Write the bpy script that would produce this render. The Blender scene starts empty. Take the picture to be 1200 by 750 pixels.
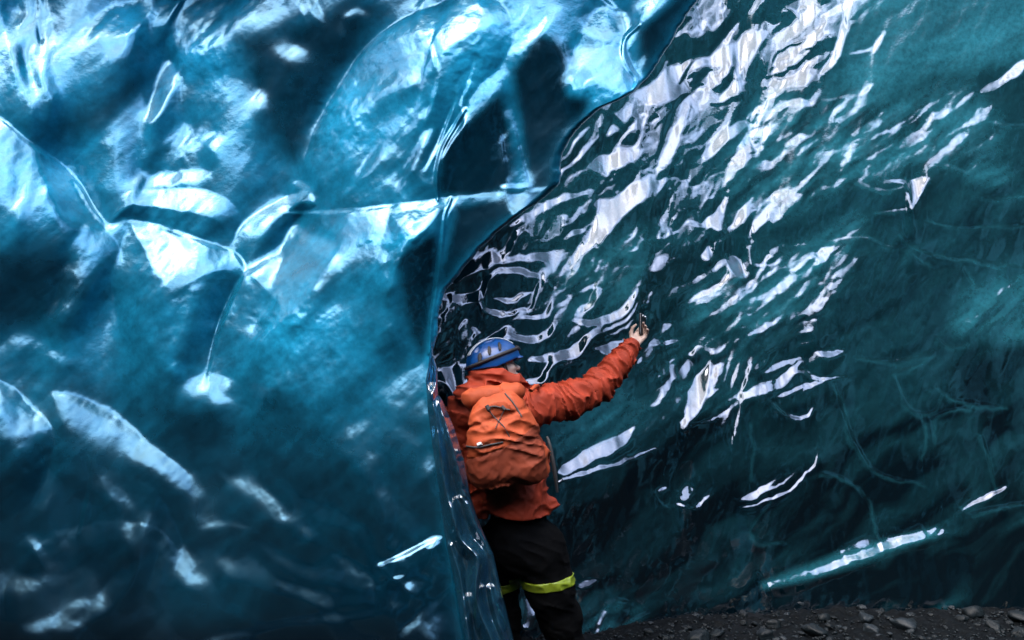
import bpy, math, random
import numpy as np
R = math.radians
random.seed(4); rng = np.random.default_rng(4)
S = bpy.context.scene
COL = S.collection
# ------------------------------------------------------------------ camera frame
CZ, PITCH, FPX = 1.24, R(10.3), 800.0
FWD = np.array([0, math.cos(PITCH), math.sin(PITCH)])
UPV = np.array([0, -math.sin(PITCH), math.cos(PITCH)])
CAM = np.array([0, 0, CZ])
def P(u, v, Z):
    """world point seen at photo pixel (u, v) at camera depth Z"""
    u = np.asarray(u, float); v = np.asarray(v, float); Z = np.asarray(Z, float)
    x = (u - 600) / FPX; y = (375 - v) / FPX
    return np.stack([Z * x, Z * (FWD[1] + y * UPV[1]), CZ + Z * (FWD[2] + y * UPV[2])], -1)

# ------------------------------------------------------------------ noise
def _hash(ix, iy, iz, s):
    h = (ix * 374761393 + iy * 668265263 + iz * 2147483647 + s * 1274126177) & 0xffffffff
    h = ((h ^ (h >> 13)) * 1274126177) & 0xffffffff
    return ((h ^ (h >> 16)) & 0xffff) / 65535.0 * 2 - 1
def noise3(x, y, z, s=0):
    xi = np.floor(x).astype(np.int64); yi = np.floor(y).astype(np.int64); zi = np.floor(z).astype(np.int64)
    fx, fy, fz = x - xi, y - yi, z - zi
    w = [f * f * f * (f * (f * 6 - 15) + 10) for f in (fx, fy, fz)]
    out = 0
    for a in (0, 1):
        for b in (0, 1):
            for c in (0, 1):
                out = out + _hash(xi + a, yi + b, zi + c, s) * (w[0] if a else 1 - w[0]) * (w[1] if b else 1 - w[1]) * (w[2] if c else 1 - w[2])
    return out
def noise2(x, y, s=0):
    xi = np.floor(x).astype(np.int64); yi = np.floor(y).astype(np.int64)
    fx, fy = x - xi, y - yi
    wx, wy = [f * f * f * (f * (f * 6 - 15) + 10) for f in (fx, fy)]
    z = np.zeros_like(xi)
    return (_hash(xi, yi, z, s) * (1 - wx) + _hash(xi + 1, yi, z, s) * wx) * (1 - wy) + \
           (_hash(xi, yi + 1, z, s) * (1 - wx) + _hash(xi + 1, yi + 1, z, s) * wx) * wy
def fbm2(x, y, s=0, o=4):
    r = 0; a = 1; t = 0
    for i in range(o):
        r = r + a * noise2(x * 2 ** i, y * 2 ** i, s + i * 17); t += a; a *= .5
    return r / t
def sstep(a, b, x):
    t = np.clip((x - a) / (b - a), 0, 1); return t * t * (3 - 2 * t)

# ------------------------------------------------------------------ object helpers
def mesh_obj(name, V, F, mat, parent=None, smooth=True):
    me = bpy.data.meshes.new(name)
    V = np.asarray(V, np.float32); F = np.asarray(F, np.int32)
    n = F.shape[1]
    me.vertices.add(len(V)); me.vertices.foreach_set('co', V.ravel())
    me.loops.add(F.size); me.loops.foreach_set('vertex_index', F.ravel())
    me.polygons.add(len(F))
    me.polygons.foreach_set('loop_start', np.arange(0, F.size, n, dtype=np.int32))
    me.polygons.foreach_set('loop_total', np.full(len(F), n, np.int32))
    me.polygons.foreach_set('use_smooth', np.full(len(F), smooth))
    me.update(calc_edges=True); me.validate()
    if mat: me.materials.append(mat)
    o = bpy.data.objects.new(name, me); COL.objects.link(o)
    if parent: o.parent = parent
    return o
def tag(o, label=None, cat=None, group=None, kind=None):
    for k, v in (('label', label), ('category', cat), ('group', group), ('kind', kind)):
        if v: o[k] = v
    return o
def attr(o, name, a):
    at = o.data.attributes.new(name, 'FLOAT', 'POINT'); at.data.foreach_set('value', np.asarray(a, np.float32).ravel())
def grid_faces(nr, nc, flip=False):
    i = np.arange(nr * nc).reshape(nr, nc)
    f = [i[:-1, :-1], i[:-1, 1:], i[1:, 1:], i[1:, :-1]]
    if flip: f = f[::-1]
    return np.stack(f, -1).reshape(-1, 4)
def spline(pts, step=3.0):
    p = np.asarray(pts, float)
    if len(p) < 3:
        n = max(2, int(np.hypot(*(p[1] - p[0])[:2]) / step)); t = np.linspace(0, 1, n)[:, None]
        return p[0] * (1 - t) + p[-1] * t
    q = np.vstack([2 * p[0] - p[1], p, 2 * p[-1] - p[-2]]); out = []
    for k in range(1, len(q) - 2):
        a, b, c, d = q[k - 1:k + 3]
        n = max(2, int(np.linalg.norm(c - b) / step)); t = np.linspace(0, 1, n, endpoint=False)[:, None]
        out.append(.5 * (2 * b + (c - a) * t + (2 * a - 5 * b + 4 * c - d) * t ** 2 + (3 * b - a - 3 * c + d) * t ** 3))
    out.append(p[-1:]); return np.vstack(out)
def tube(pts, rad, n=8, step=.02, close=True):
    c = spline(pts, step); m = len(c)
    rad = np.interp(np.linspace(0, 1, m), np.linspace(0, 1, len(np.atleast_1d(rad))), np.atleast_1d(rad)) if np.ndim(rad) else np.full(m, rad)
    T = np.gradient(c, axis=0); T /= np.linalg.norm(T, axis=1)[:, None] + 1e-9
    ref = np.array([.31, .22, .93]); A = np.cross(T, ref); A /= np.linalg.norm(A, axis=1)[:, None] + 1e-9; B = np.cross(T, A)
    a = np.linspace(0, 2 * np.pi, n, endpoint=False)
    V = c[:, None] + rad[:, None, None] * (A[:, None] * np.cos(a)[None, :, None] + B[:, None] * np.sin(a)[None, :, None])
    i = np.arange(m * n).reshape(m, n); j = np.roll(i, -1, 1)
    F = np.stack([i[:-1], j[:-1], j[1:], i[1:]], -1).reshape(-1, 4)
    V = V.reshape(-1, 3)
    if close:
        k = len(V); V = np.vstack([V, c[:1], c[-1:]])
        cap = [[i[0, (q + 1) % n], i[0, q], k, k] for q in range(n)] + [[i[-1, q], i[-1, (q + 1) % n], k + 1, k + 1] for q in range(n)]
        F = np.vstack([F, cap])
    return V, F
def tube_obj(name, pts, rad, mat, parent=None, n=8, step=.02):
    V, F = tube(pts, rad, n, step, close=False)
    return mesh_obj(name, V, F, mat, parent)

# ------------------------------------------------------------------ materials
def new_mat(name):
    m = bpy.data.materials.new(name); m.use_nodes = True
    nt = m.node_tree; return m, nt, nt.nodes['Principled BSDF']
def simple(name, col, rough=.6, bump=0, bscale=200, var=.25, vscale=30, **kw):
    m, nt, b = new_mat(name); N = nt.nodes; L = nt.links
    co = N.new('ShaderNodeTexCoord')
    n = N.new('ShaderNodeTexNoise'); n.inputs['Scale'].default_value = vscale; n.inputs['Detail'].default_value = 5
    L.new(co.outputs['Object'], n.inputs['Vector'])
    r = N.new('ShaderNodeMapRange'); r.inputs['To Min'].default_value = 1 - var; r.inputs['To Max'].default_value = 1 + var
    r.inputs['From Min'].default_value = .3; r.inputs['From Max'].default_value = .7
    L.new(n.outputs['Fac'], r.inputs['Value'])
    mx = N.new('ShaderNodeVectorMath'); mx.operation = 'SCALE'; mx.inputs[0].default_value = col
    L.new(r.outputs['Result'], mx.inputs['Scale']); L.new(mx.outputs['Vector'], b.inputs['Base Color'])
    b.inputs['Roughness'].default_value = rough
    if bump:
        n2 = N.new('ShaderNodeTexNoise'); n2.inputs['Scale'].default_value = bscale; n2.inputs['Detail'].default_value = 4
        L.new(co.outputs['Object'], n2.inputs['Vector'])
        bp = N.new('ShaderNodeBump'); bp.inputs['Strength'].default_value = bump; bp.inputs['Distance'].default_value = .004
        L.new(n2.outputs['Fac'], bp.inputs['Height']); L.new(bp.outputs['Normal'], b.inputs['Normal'])
    for k, v in kw.items(): b.inputs[k].default_value = v
    return m
def ice_mat(name, clear, frost_and_light, r0, r1, spec_tint, ior, bump, sc, lo=.45, hi=1.5):
    m, nt, b = new_mat(name); N = nt.nodes; L = nt.links
    at = N.new('ShaderNodeAttribute'); at.attribute_name = 'frost_and_light'  # frost, plus the glow and shade painted in with it
    ar = N.new('ShaderNodeAttribute'); ar.attribute_name = 'matt'
    co = N.new('ShaderNodeTexCoord')
    n = N.new('ShaderNodeTexNoise'); n.inputs['Scale'].default_value = sc; n.inputs['Detail'].default_value = 8; n.inputs['Roughness'].default_value = .65
    L.new(co.outputs['Object'], n.inputs['Vector'])
    v = N.new('ShaderNodeMapRange'); v.inputs['From Min'].default_value = .35; v.inputs['From Max'].default_value = .7
    v.inputs['To Min'].default_value = lo; v.inputs['To Max'].default_value = hi; L.new(n.outputs['Fac'], v.inputs['Value'])
    f = N.new('ShaderNodeMath'); f.operation = 'MULTIPLY'; f.use_clamp = True
    L.new(at.outputs['Fac'], f.inputs[0]); L.new(v.outputs['Result'], f.inputs[1])
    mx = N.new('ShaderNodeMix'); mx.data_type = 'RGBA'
    mx.inputs['A'].default_value = (*clear, 1); mx.inputs['B'].default_value = (*frost_and_light, 1)
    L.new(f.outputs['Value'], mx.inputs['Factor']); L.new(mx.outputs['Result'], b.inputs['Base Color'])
    rr = N.new('ShaderNodeMapRange'); rr.inputs['To Min'].default_value = r0; rr.inputs['To Max'].default_value = r1
    L.new(ar.outputs['Fac'], rr.inputs['Value']); L.new(rr.outputs['Result'], b.inputs['Roughness'])
    b.inputs['IOR'].default_value = ior; b.inputs['Specular IOR Level'].default_value = 1.0
    b.inputs['Specular Tint'].default_value = (*spec_tint, 1)
    n2 = N.new('ShaderNodeTexNoise'); n2.inputs['Scale'].default_value = 55; n2.inputs['Detail'].default_value = 6
    L.new(co.outputs['Object'], n2.inputs['Vector'])
    bp = N.new('ShaderNodeBump'); bp.inputs['Distance'].default_value = .006
    bs = N.new('ShaderNodeMath'); bs.operation = 'MULTIPLY'; bs.inputs[1].default_value = bump
    ad = N.new('ShaderNodeMath'); ad.operation = 'ADD'; ad.inputs[1].default_value = .15
    L.new(at.outputs['Fac'], ad.inputs[0]); L.new(ad.outputs['Value'], bs.inputs[0])
    L.new(bs.outputs['Value'], bp.inputs['Strength'])
    L.new(n2.outputs['Fac'], bp.inputs['Height']); L.new(bp.outputs['Normal'], b.inputs['Normal'])
    return m

# ------------------------------------------------------------------ relief maps of the ice
# raster in photo pixels; a relief value says how far a facet leans back towards the open sky
U0, U1, V0, V1 = -260, 1460, -220, 940
UU, VV = np.meshgrid(np.arange(U0, U1, 1.0), np.arange(V0, V1, 1.0))
def box(p, m):
    a = np.floor(p.min(0) - m).astype(int); b = np.ceil(p.max(0) + m).astype(int)
    x0, x1 = max(a[0] - U0, 0), min(b[0] - U0, UU.shape[1]); y0, y1 = max(a[1] - V0, 0), min(b[1] - V0, UU.shape[0])
    return slice(y0, max(y1, y0)), slice(x0, max(x1, x0))
def stroke(A, val, w, pts, soft=None, taper=True, cap=1.0):
    p = spline(pts, 4); soft = soft if soft is not None else max(1.5, w * .35)
    sl = box(p, w / 2 + soft + 2); X, Y = UU[sl], VV[sl]
    if X.size == 0: return
    best = np.full(X.shape, -1e9); n = len(p) - 1
    for k in range(n):
        a, b = p[k], p[k + 1]; d = b - a; l = d @ d + 1e-9
        t = np.clip(((X - a[0]) * d[0] + (Y - a[1]) * d[1]) / l, 0, 1)
        s = (k + t) / n
        ww = w / 2 * (np.clip(np.sin(np.pi * np.clip(s, .02, .98)) ** .6, .15, 1) if taper else 1)
        best = np.maximum(best, ww - np.hypot(X - a[0] - t * d[0], Y - a[1] - t * d[1]))
    al = sstep(-soft, soft * .4, best) * cap
    A[sl] = A[sl] * (1 - al) + val * al
def poly(A, val, pts, soft=4, cap=1.0):
    p = spline(list(pts) + [pts[0]], 5)
    sl = box(p, soft + 2); X, Y = UU[sl], VV[sl]
    if X.size == 0: return
    ins = np.zeros(X.shape, bool); d = np.full(X.shape, 1e9)
    for a, b in zip(p[:-1], p[1:]):
        e = b - a; l = e @ e + 1e-9
        t = np.clip(((X - a[0]) * e[0] + (Y - a[1]) * e[1]) / l, 0, 1)
        d = np.minimum(d, np.hypot(X - a[0] - t * e[0], Y - a[1] - t * e[1]))
        if a[1] != b[1]:
            c = (a[1] > Y) != (b[1] > Y); ins ^= c & (X < (b[0] - a[0]) * (Y - a[1]) / (b[1] - a[1]) + a[0])
    al = sstep(-soft, soft, np.where(ins, d, -d)) * cap
    A[sl] = A[sl] * (1 - al) + val * al
def sdf(pts):
    """distance inside a closed outline (0 outside)"""
    p = spline(list(pts) + [pts[0]], 6); sl = box(p, 4); X, Y = UU[sl], VV[sl]
    ins = np.zeros(X.shape, bool); d = np.full(X.shape, 1e9)
    for a, b in zip(p[:-1], p[1:]):
        e = b - a; l = e @ e + 1e-9
        t = np.clip(((X - a[0]) * e[0] + (Y - a[1]) * e[1]) / l, 0, 1)
        d = np.minimum(d, np.hypot(X - a[0] - t * e[0], Y - a[1] - t * e[1]))
        if a[1] != b[1]:
            c = (a[1] > Y) != (b[1] > Y); ins ^= c & (X < (b[0] - a[0]) * (Y - a[1]) / (b[1] - a[1]) + a[0])
    A = np.zeros_like(UU); A[sl] = np.where(ins, d, 0); return A
def lobe(Q, amp, r, pts, fade=.8):
    """a rounded bulge of ice with a real rim"""
    d = sdf(pts); v = [p[1] for p in pts]; v1 = max(v); v0 = min(v)
    if LW is not None: d = samp(d, UU + LW[0], VV + LW[1])
    x = np.clip(d / r, 0, 1)
    Q -= amp * (1 - (1 - x) ** 2) * (1 - fade * sstep(v0 + .35 * (v1 - v0), v1, VV))
LW = None
def ell(A, val, c, rx, ry, ang=0, cap=1.0):
    m = max(rx, ry) * 2.2; sl = box(np.array([c, c], float), m); X, Y = UU[sl] - c[0], VV[sl] - c[1]
    a = R(ang); x = X * math.cos(a) + Y * math.sin(a); y = -X * math.sin(a) + Y * math.cos(a)
    al = np.exp(-((x / rx) ** 2 + (y / ry) ** 2) ** 1.3 * .9) * cap
    A[sl] = A[sl] * (1 - al) + val * al
def run(A, text, sk=.35, fine=None):
    """S value width pts.. | P value soft pts.. | E value cx,cy rx,ry angle"""
    for ln in text.strip().splitlines():
        t = ln.split()
        if not t or t[0] == '#': continue
        pt = lambda q: tuple(float(z) for z in q.split(','))
        if fine is not None and fine != (t[0] == 'S' and float(t[2]) <= 5): continue
        if t[0] == 'S': w = float(t[2]); stroke(A, float(t[1]), w, [pt(q) for q in t[3:]], max(1.5, w * (sk if w > 5.5 else .35)))
        elif t[0] == 'P': poly(A, float(t[1]), [pt(q) for q in t[3:]], float(t[2]))
        elif t[0] == 'E':
            r = pt(t[3]); ell(A, float(t[1]), pt(t[2]), r[0], r[1], float(t[4]) if len(t) > 4 else 0)

LEFT = """
P .08 14 275,40 330,30 400,10 440,0 455,20 420,60 380,130 345,190 310,150 290,100 262,80
S .10 34 165,78 130,110 100,128 60,150
S .14 22 150,70 185,45 205,60
S .05 26 30,150 65,165 115,152
P 1.1 5 2,12 25,15 22,50 34,85 42,104 40,122 28,100 12,55
S 1.0 14 51,-8 50,30 52,60 56,90 63,112
S .05 4 47,-4 47,30 48,45
E .65 62,62 5,10 0
P 1.05 9 107,30 125,12 150,5 168,10 165,28 150,42 125,44 108,38
E .65 140,58 22,12 -20
E .62 95,52 16,8 -25
P .88 5 184,-5 213,-5 205,18 196,30 184,30
S .02 5 217,-4 206,14 197,30
P .66 9 218,15 245,-4 298,-4 272,38 250,60 218,66 206,42
E .85 230,15 14,10 -30
P .90 4 190,70 207,75 206,100 190,130 176,146 172,130 182,100
S .02 8 248,76 262,84 282,88 302,84
P .40 14 215,95 265,90 290,110 270,140 225,150 200,140
P .55 8 190,160 210,145 230,150 235,185 215,195 190,190
E .88 218,168 9,16 10
E .90 249,166 8,11 0
E .60 342,62 22,13 20
E .85 302,116 8,15 25
E .55 322,14 9,10 0
S .75 8 363,-6 369,8 377,24
S .65 5 352,-4 356,18
S .62 7 402,20 416,13 432,16
E .58 400,36 5,11 0
S .85 6 494,-6 489,11
P .42 16 0,150 50,190 60,230 70,270 40,280 0,260
S .97 4 -5,135 30,164 60,186 90,212 110,245 125,264
P .98 6 46,186 62,190 84,215 97,235 118,262 88,269 70,256 56,225
E .85 22,238 6,14 8
E .10 35,325 62,44 0
P .92 6 160,196 180,205 240,197 238,211 195,220 155,223
P .06 7 95,222 160,225 150,258 125,266
P .66 10 165,232 225,226 250,246 245,270 205,272 160,256
E .08 282,240 28,38 0
S .9 7 105,262 122,268 140,264
P .64 10 170,292 200,284 222,300 230,340 232,385 215,412 195,422 165,385 150,345
S .16 28 272,318 262,345 238,392 225,425
S .98 4 152,259 185,264 215,274 245,287 273,294
E .95 175,274 8,6 0
E .85 195,281 15,7 15
P .66 7 72,312 95,296 116,316 106,340 86,372 58,378 70,340
E .6 92,284 12,6 -25
S .09 30 142,284 130,330 95,385
E .8 206,431 14,6 35
E .65 190,418 9,5 30
P .55 8 285,272 300,252 330,236 356,228 372,242 350,262 310,290 288,302
E .75 325,238 20,5 -15
E .12 352,245 10,7 20
S .8 6 345,213 362,222 376,236
S .7 4 273,294 280,270 302,250 332,234 352,227
S .12 26 312,322 290,352 266,402 258,432
P .92 10 340,272 395,260 398,285 386,315 366,345 335,378 308,402 296,392 318,352 322,322 330,298
P .57 22 320,400 380,360 430,350 440,400 420,440 360,460 310,450
E .72 350,370 20,8 -35
S .98 5 273,294 283,306 288,319
S .98 5 288,319 275,342 262,371 252,401 244,436
S .92 8 288,319 302,310 332,293 342,282
E .85 325,441 15,6 -40
E .05 226,500 38,30 20
E .55 246,449 26,13 -5
E .56 258,468 13,9 -10
E .4 268,492 6,9 0
# arch lobe
P .58 14 362,185 380,140 410,90 450,45 510,12 540,20 510,80 500,130 475,190 455,238 390,240
P .80 8 358,180 372,145 392,110 415,90 420,110 395,140 375,170 364,195
P .72 6 440,62 470,40 510,22 522,34 500,46 465,52
S .06 11 428,72 465,54 505,42
S .10 9 420,82 445,72 470,68
P .78 7 405,112 425,98 460,90 492,84 486,96 450,106 415,128
S .35 16 430,140 465,118 490,108
S .72 9 502,128 480,140 462,152
S .58 14 475,150 470,175
S .88 8 449,164 436,188 423,206
P .9 4 497,150 508,150 490,185 476,215 474,238 462,238 466,210 482,178
P .42 10 522,62 560,22 600,-4 650,-4 622,30 602,60 565,100 528,110
S .8 3.5 500,70 495,95 489,130 487,150
S .8 4 520,22 506,50 512,78 508,110 498,142
S .9 3 533,120 524,142 512,172 497,200
S .9 3 555,75 548,100 541,118 545,140 530,162 517,186 512,206
S .88 7 572,128 556,150
P .6 5 590,74 594,84 582,108 570,116 572,95
P .04 6 517,172 558,130 590,115 598,215 520,228
P .04 10 602,82 632,40 650,50 668,62 666,108 692,122 664,150 655,218 622,217 606,132
P .48 4 590,116 598,124 612,188 619,216 596,218 590,180
E .7 598,140 4,14 -15
S .95 3.5 588,218 604,218 621,217
S .7 2.5 600,128 610,175 620,215
S .7 2.5 588,150 592,190 595,216
S .75 8 600,60 625,40 650,10
P .84 4 680,25 700,10 728,14 742,30 735,53 692,42
P .86 4 668,62 690,53 730,56 740,80 747,93 736,110 720,106 705,98 686,98 671,104
E .5 685,85 10,7 -10
P .05 5 747,36 775,8 795,-8 830,-20 812,10 762,88 750,88 738,62
S 1.0 6 747,32 733,45 731,65 739,82 746,93 740,110
E .7 752,72 3,8 10
S .9 5 704,-4 722,9
S .85 9 748,20 772,-2
S .85 3 358,196 364,168 376,142 394,110 420,68 450,38 490,16 535,4
# below the long seam
P .40 10 345,262 400,252 480,244 510,250 480,300 450,330 400,330 395,290
S .98 3.6 335,249 385,248 430,245 480,239 528,232
S .45 3 528,232 560,229 600,226 655,218
S .95 3 513,234 512,200 519,172 534,146
S .85 9 524,236 505,257 487,276
S .95 4 534,234 523,255 518,290 513,330 507,370 504,412
P .03 6 466,302 500,276 514,292 510,350 500,412 482,392 466,352
S .88 8 474,284 458,313 453,342
S .5 6 455,365 462,388 476,406
P .05 8 534,241 600,233 652,222 602,262 521,340 517,300
P .85 4 598,229 620,226 617,241 601,257
# lower wall
S .33 30 -20,462 20,490 46,512 62,540
S .80 9 -8,448 16,465 36,481 55,497
S .34 30 60,478 105,496 145,522 185,556
S .80 8 66,462 95,469 126,484 154,504 182,528
S .56 15 165,524 195,548 224,568
S .55 11 -6,414 25,397 46,405 72,420 98,422
S .30 14 20,520 60,530 100,520
S .50 12 44,602 50,585 57,556
E .55 39,634 12,9 0
E .50 160,610 18,10 -35
E .55 135,684 15,7 -55
E .46 30,686 24,10 -15
S .50 12 28,738 68,727 98,704
S .48 12 70,742 110,716 140,690 156,664
S .47 9 190,636 184,690 200,722
P .40 22 200,650 300,640 310,680 210,690
E .55 214,568 20,8 25
S .52 6 232,619 268,613 302,622
P .50 14 272,562 310,552 336,590 352,612 308,602
E .72 333,605 9,9 0
E .68 359,624 9,9 0
S .50 12 306,640 345,665 400,680 442,690
S .55 9 392,652 415,668 440,682
S .48 10 325,682 380,702 445,702
E .55 461,636 6,12 0
S .78 5 445,662 470,651 492,640 517,629
S .62 3 500,643 516,635
S .54 7 245,752 330,731 420,720 475,709
S .56 6 468,748 498,716 524,692
E .54 458,704 15,15 0
E .58 490,685 12,9 -20
E .54 512,730 18,24 -30
S .54 3 444,700 452,682 474,674
S .56 9 390,516 410,506 428,494
E .54 436,540 14,8 10
E .54 464,474 9,9 0
E .50 440,380 16,24 30
E .52 385,430 16,22 35
E .46 455,450 18,14 0
E .50 497,478 8,12 0
E .48 500,545 8,12 0
S .44 12 395,520 440,560 450,610
S .44 12 120,560 150,600 155,650
S .55 3.5 100,540 103,575 92,625
S .02 22 300,508 314,548 330,578
E .03 240,705 58,20 -5
E .03 120,650 34,18 0
"""
RIGHT = """
P .88 4 735,113 760,98 790,76 828,66 858,50 876,38 879,60 852,80 826,76 802,92 806,106 780,121 750,119
S .05 5 800,75 812,60 840,48
S .05 4 795,98 805,85 812,72
P .9 3 838,113 868,90 872,104 846,121
S .06 5 835,122 860,118 876,108
P .88 3 774,188 790,150 800,120 813,112 802,150 786,192
S .06 6 768,186 780,152 788,130
P .9 3 690,192 704,182 756,174 742,190 702,201
S .82 10 742,120 728,143 714,157
S .05 8 705,130 722,140 735,160
E .06 738,163 12,7 -25
S .85 4 726,170 733,158 750,148 753,160 738,174 724,174
P .92 3 820,182 850,151 870,140 876,148 852,166 830,187
P .92 3 812,264 834,251 850,230 850,262 843,270
S .88 8 853,268 868,255 882,232
S .9 9 884,272 897,252 908,240
P .97 2.5 823,302 829,284 836,302 832,306
P 1.0 2.5 850,298 862,299 873,320 869,330 855,313
S .92 3.4 908,234 884,262 879,285 883,311 912,308
S .9 5 895,318 898,303 908,302
P .8 4 956,-4 959,15 941,36 914,50 930,25
S .85 6 966,28 946,52 914,70
S .8 5 948,60 925,75 900,88
S .85 9 988,25 982,58 970,78
E .95 940,95 16,10 -28
E .9 905,98 9,6 -20
S .85 6 960,86 978,74
S .92 5 962,20 985,8 1005,-2
S .85 5 1035,38 1030,52 1022,62
S .7 4 998,62 1012,60 1022,55
S .85 5 900,130 920,124 945,116
S .85 4 1006,113 1014,106 1022,99
S .5 2.5 965,118 1008,112
E .9 1060,212 18,4 0
P .97 2.5 1064,212 1086,208 1076,236 1068,246 1065,230
S .88 11 1175,95 1190,83 1205,72
S .5 8 1150,108 1175,95
S .8 5 1097,138 1106,134 1113,128
S .6 4 1120,125 1132,116 1142,108
P .94 3 763,203 769,214 746,240 722,264 700,286 675,305 671,301 692,276 695,238 720,231 742,216
S .04 10 665,270 690,255 692,240
S .05 14 700,300 730,268 760,235
S .85 7 598,264 638,242 668,230 694,224
S .7 5 668,262 676,252 680,242
S .85 6 660,280 672,272 685,270
P .9 4 528,314 560,301 578,290 590,300 652,293 661,297 651,316 640,326 626,318 610,306 575,312 542,322
E .05 624,312 13,6 5
S .92 6 566,330 580,320 606,317 632,325 648,336
E .05 602,331 22,9 0
S .92 10 518,346 545,351 562,344 568,330
S .92 5 569,336 565,358 585,368 622,362
S .92 5 622,341 600,351 580,350
S .9 6 647,338 648,352 640,366 630,372 610,373
S .92 7 650,380 641,393 620,398 596,391
P .97 2.5 566,402 590,381 594,384 581,404
S .95 5 562,401 575,396 592,384
S .04 12 600,378 630,384 645,375
S 1.0 9 746,338 737,358 720,371 696,378 671,374
S .85 4 690,391 712,386 736,374 750,350
S .75 3 700,398 730,386 752,366
S 1.0 11 704,382 690,395 676,410 655,417 622,421
S .98 8 657,419 642,430 636,445 612,449
S .6 5 655,428 670,424 685,420
P .96 3 513,438 549,424 551,442 536,466 524,450
P .92 3 695,409 730,398 737,405 710,416
P .96 2.5 757,403 775,398 794,396 793,401 775,404
E .97 758,356 2,4 0
P .97 3 797,496 804,478 808,452 824,436 833,421 831,450 821,480 803,501
P .85 3 791,441 806,420 811,432 800,449
S .85 6 770,441 780,436 792,429
S .6 2.5 836,425 832,455 826,478
S .6 2.5 848,430 842,455
S .75 3.5 855,425 848,450
S .75 3.5 866,424 860,445 855,460
S .85 3 878,418 874,448 866,466
S .7 3.5 800,502 840,488 872,468
S .5 3 770,490 790,480 800,470
S .9 9 866,465 890,458 915,447 938,424
S .85 7 895,436 915,428 938,420
S .9 4 895,448 925,438 945,436 960,443 992,440
S .92 8 908,466 930,458 962,447
S .96 5 903,472 920,484 946,489 953,478
S .06 4 912,470 930,462 940,456
P .9 2.5 953,413 985,408 986,414 965,420
S .7 3 870,470 860,505 856,545
S .7 3 856,516 866,492
P .92 3 864,586 880,576 905,565 917,556 908,568 885,584
S .92 3.4 868,594 902,586 932,568 955,540 959,517
S .8 2.5 882,584 915,568 938,548
S .5 2.5 870,602 905,593 930,575
S .4 2.5 900,560 925,540 945,525
P .88 3 794,576 806,567 813,580 801,589
S .85 6 770,576 782,573
S .8 5 792,592 815,594 834,578
S .5 3 822,588 835,570
S .4 3 765,575 780,590 795,595
P .96 3 655,547 690,525 733,506 744,500 736,520 722,530 700,540 658,560
S .92 5 652,565 700,549 740,536 768,526
S .55 3 690,545 720,540 750,522
S .5 4 740,515 760,500 772,488
P 1.0 2 676,683 695,677 697,683 677,689
P .95 2.5 608,700 622,699 630,708 628,732 611,736
E .95 704,722 4,9 10
E .8 700,740 5,5 0
S .6 5 708,706 722,703 738,706
S .85 4 740,728 750,722 762,715
E .4 795,658 8,5 -20
E .35 790,620 5,5 0
S .30 8 820,712 860,696 885,682
# ledge at the foot
P .04 6 905,696 960,680 1030,662 1100,640 1200,610 1200,690 1060,700 940,704
S .38 12 896,688 945,674 1000,656 1050,643 1092,628
P .66 5 984,650 1000,634 1022,627 1045,628 1055,636 1030,643 1000,648
P .5 8 1040,632 1078,612 1082,626 1050,640
E .85 1015,637 16,5 -15
E .8 984,650 5,5 0
S .95 3 993,652 1010,654 1035,643 1055,641
S .05 3 985,659 1020,656 1050,646 1085,634
S .1 4 1022,620 1030,632 1033,640
E .85 1098,632 10,4 -25
S .6 3 1082,620 1088,626 1100,616
S .9 5 888,672 896,684 900,698
S .45 8 1120,602 1145,588 1175,574
S .5 4 1135,602 1165,594 1205,590
"""
CRACKS = [  # pale fracture planes and healed seams inside the right wall: width, points
    (5, [(1085, 262), (1120, 268), (1160, 268), (1205, 264)]),
    (5, [(930, 290), (980, 283), (1012, 280), (1040, 290), (1060, 291)]),
    (6, [(1056, 274), (1066, 288), (1090, 300), (1115, 306), (1150, 308), (1200, 316)]),
    (3, [(1066, 296), (1080, 310), (1092, 318)]),
    (6, [(978, 452), (990, 490), (1005, 525), (1030, 556), (1082, 569)]),
    (5, [(963, 554), (990, 563), (1010, 580), (1022, 605), (1031, 632)]),
    (5, [(1048, 440), (1060, 470), (1076, 485), (1097, 482), (1104, 464)]),
    (6, [(1098, 458), (1118, 470), (1140, 473), (1174, 479)]),
    (5, [(1090, 492), (1110, 484), (1140, 478)]),
    (5, [(1080, 488), (1082, 510), (1081, 535)]), (5, [(1090, 492), (1094, 520)]),
    (5, [(1158, 144), (1180, 148), (1205, 148)]),
    (7, [(995, 205), (1015, 220), (1040, 226), (1064, 220)]),
    (5, [(1143, 226), (1165, 234), (1205, 232)]),
    (5, [(1028, 251), (1045, 249), (1062, 247)]),
    (5, [(1046, 438), (1075, 430), (1095, 412)]), (6, [(1005, 422), (1040, 425), (1070, 421), (1095, 412)]),
    (5, [(1098, 396), (1112, 408), (1134, 405)]),
    (7, [(1105, 195), (1120, 200), (1136, 206)]),
    (4, [(905, 590), (880, 620), (890, 635), (920, 640)]),
    (5, [(1130, 320), (1140, 335), (1152, 343)]),
    (4, [(880, 500), (884, 530), (880, 560)]), (4, [(1150, 510), (1160, 545), (1165, 570)]),
    (9, [(1125, 600), (1150, 586), (1178, 573)]), (4, [(1135, 603), (1165, 595), (1205, 590)]),
]

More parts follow.
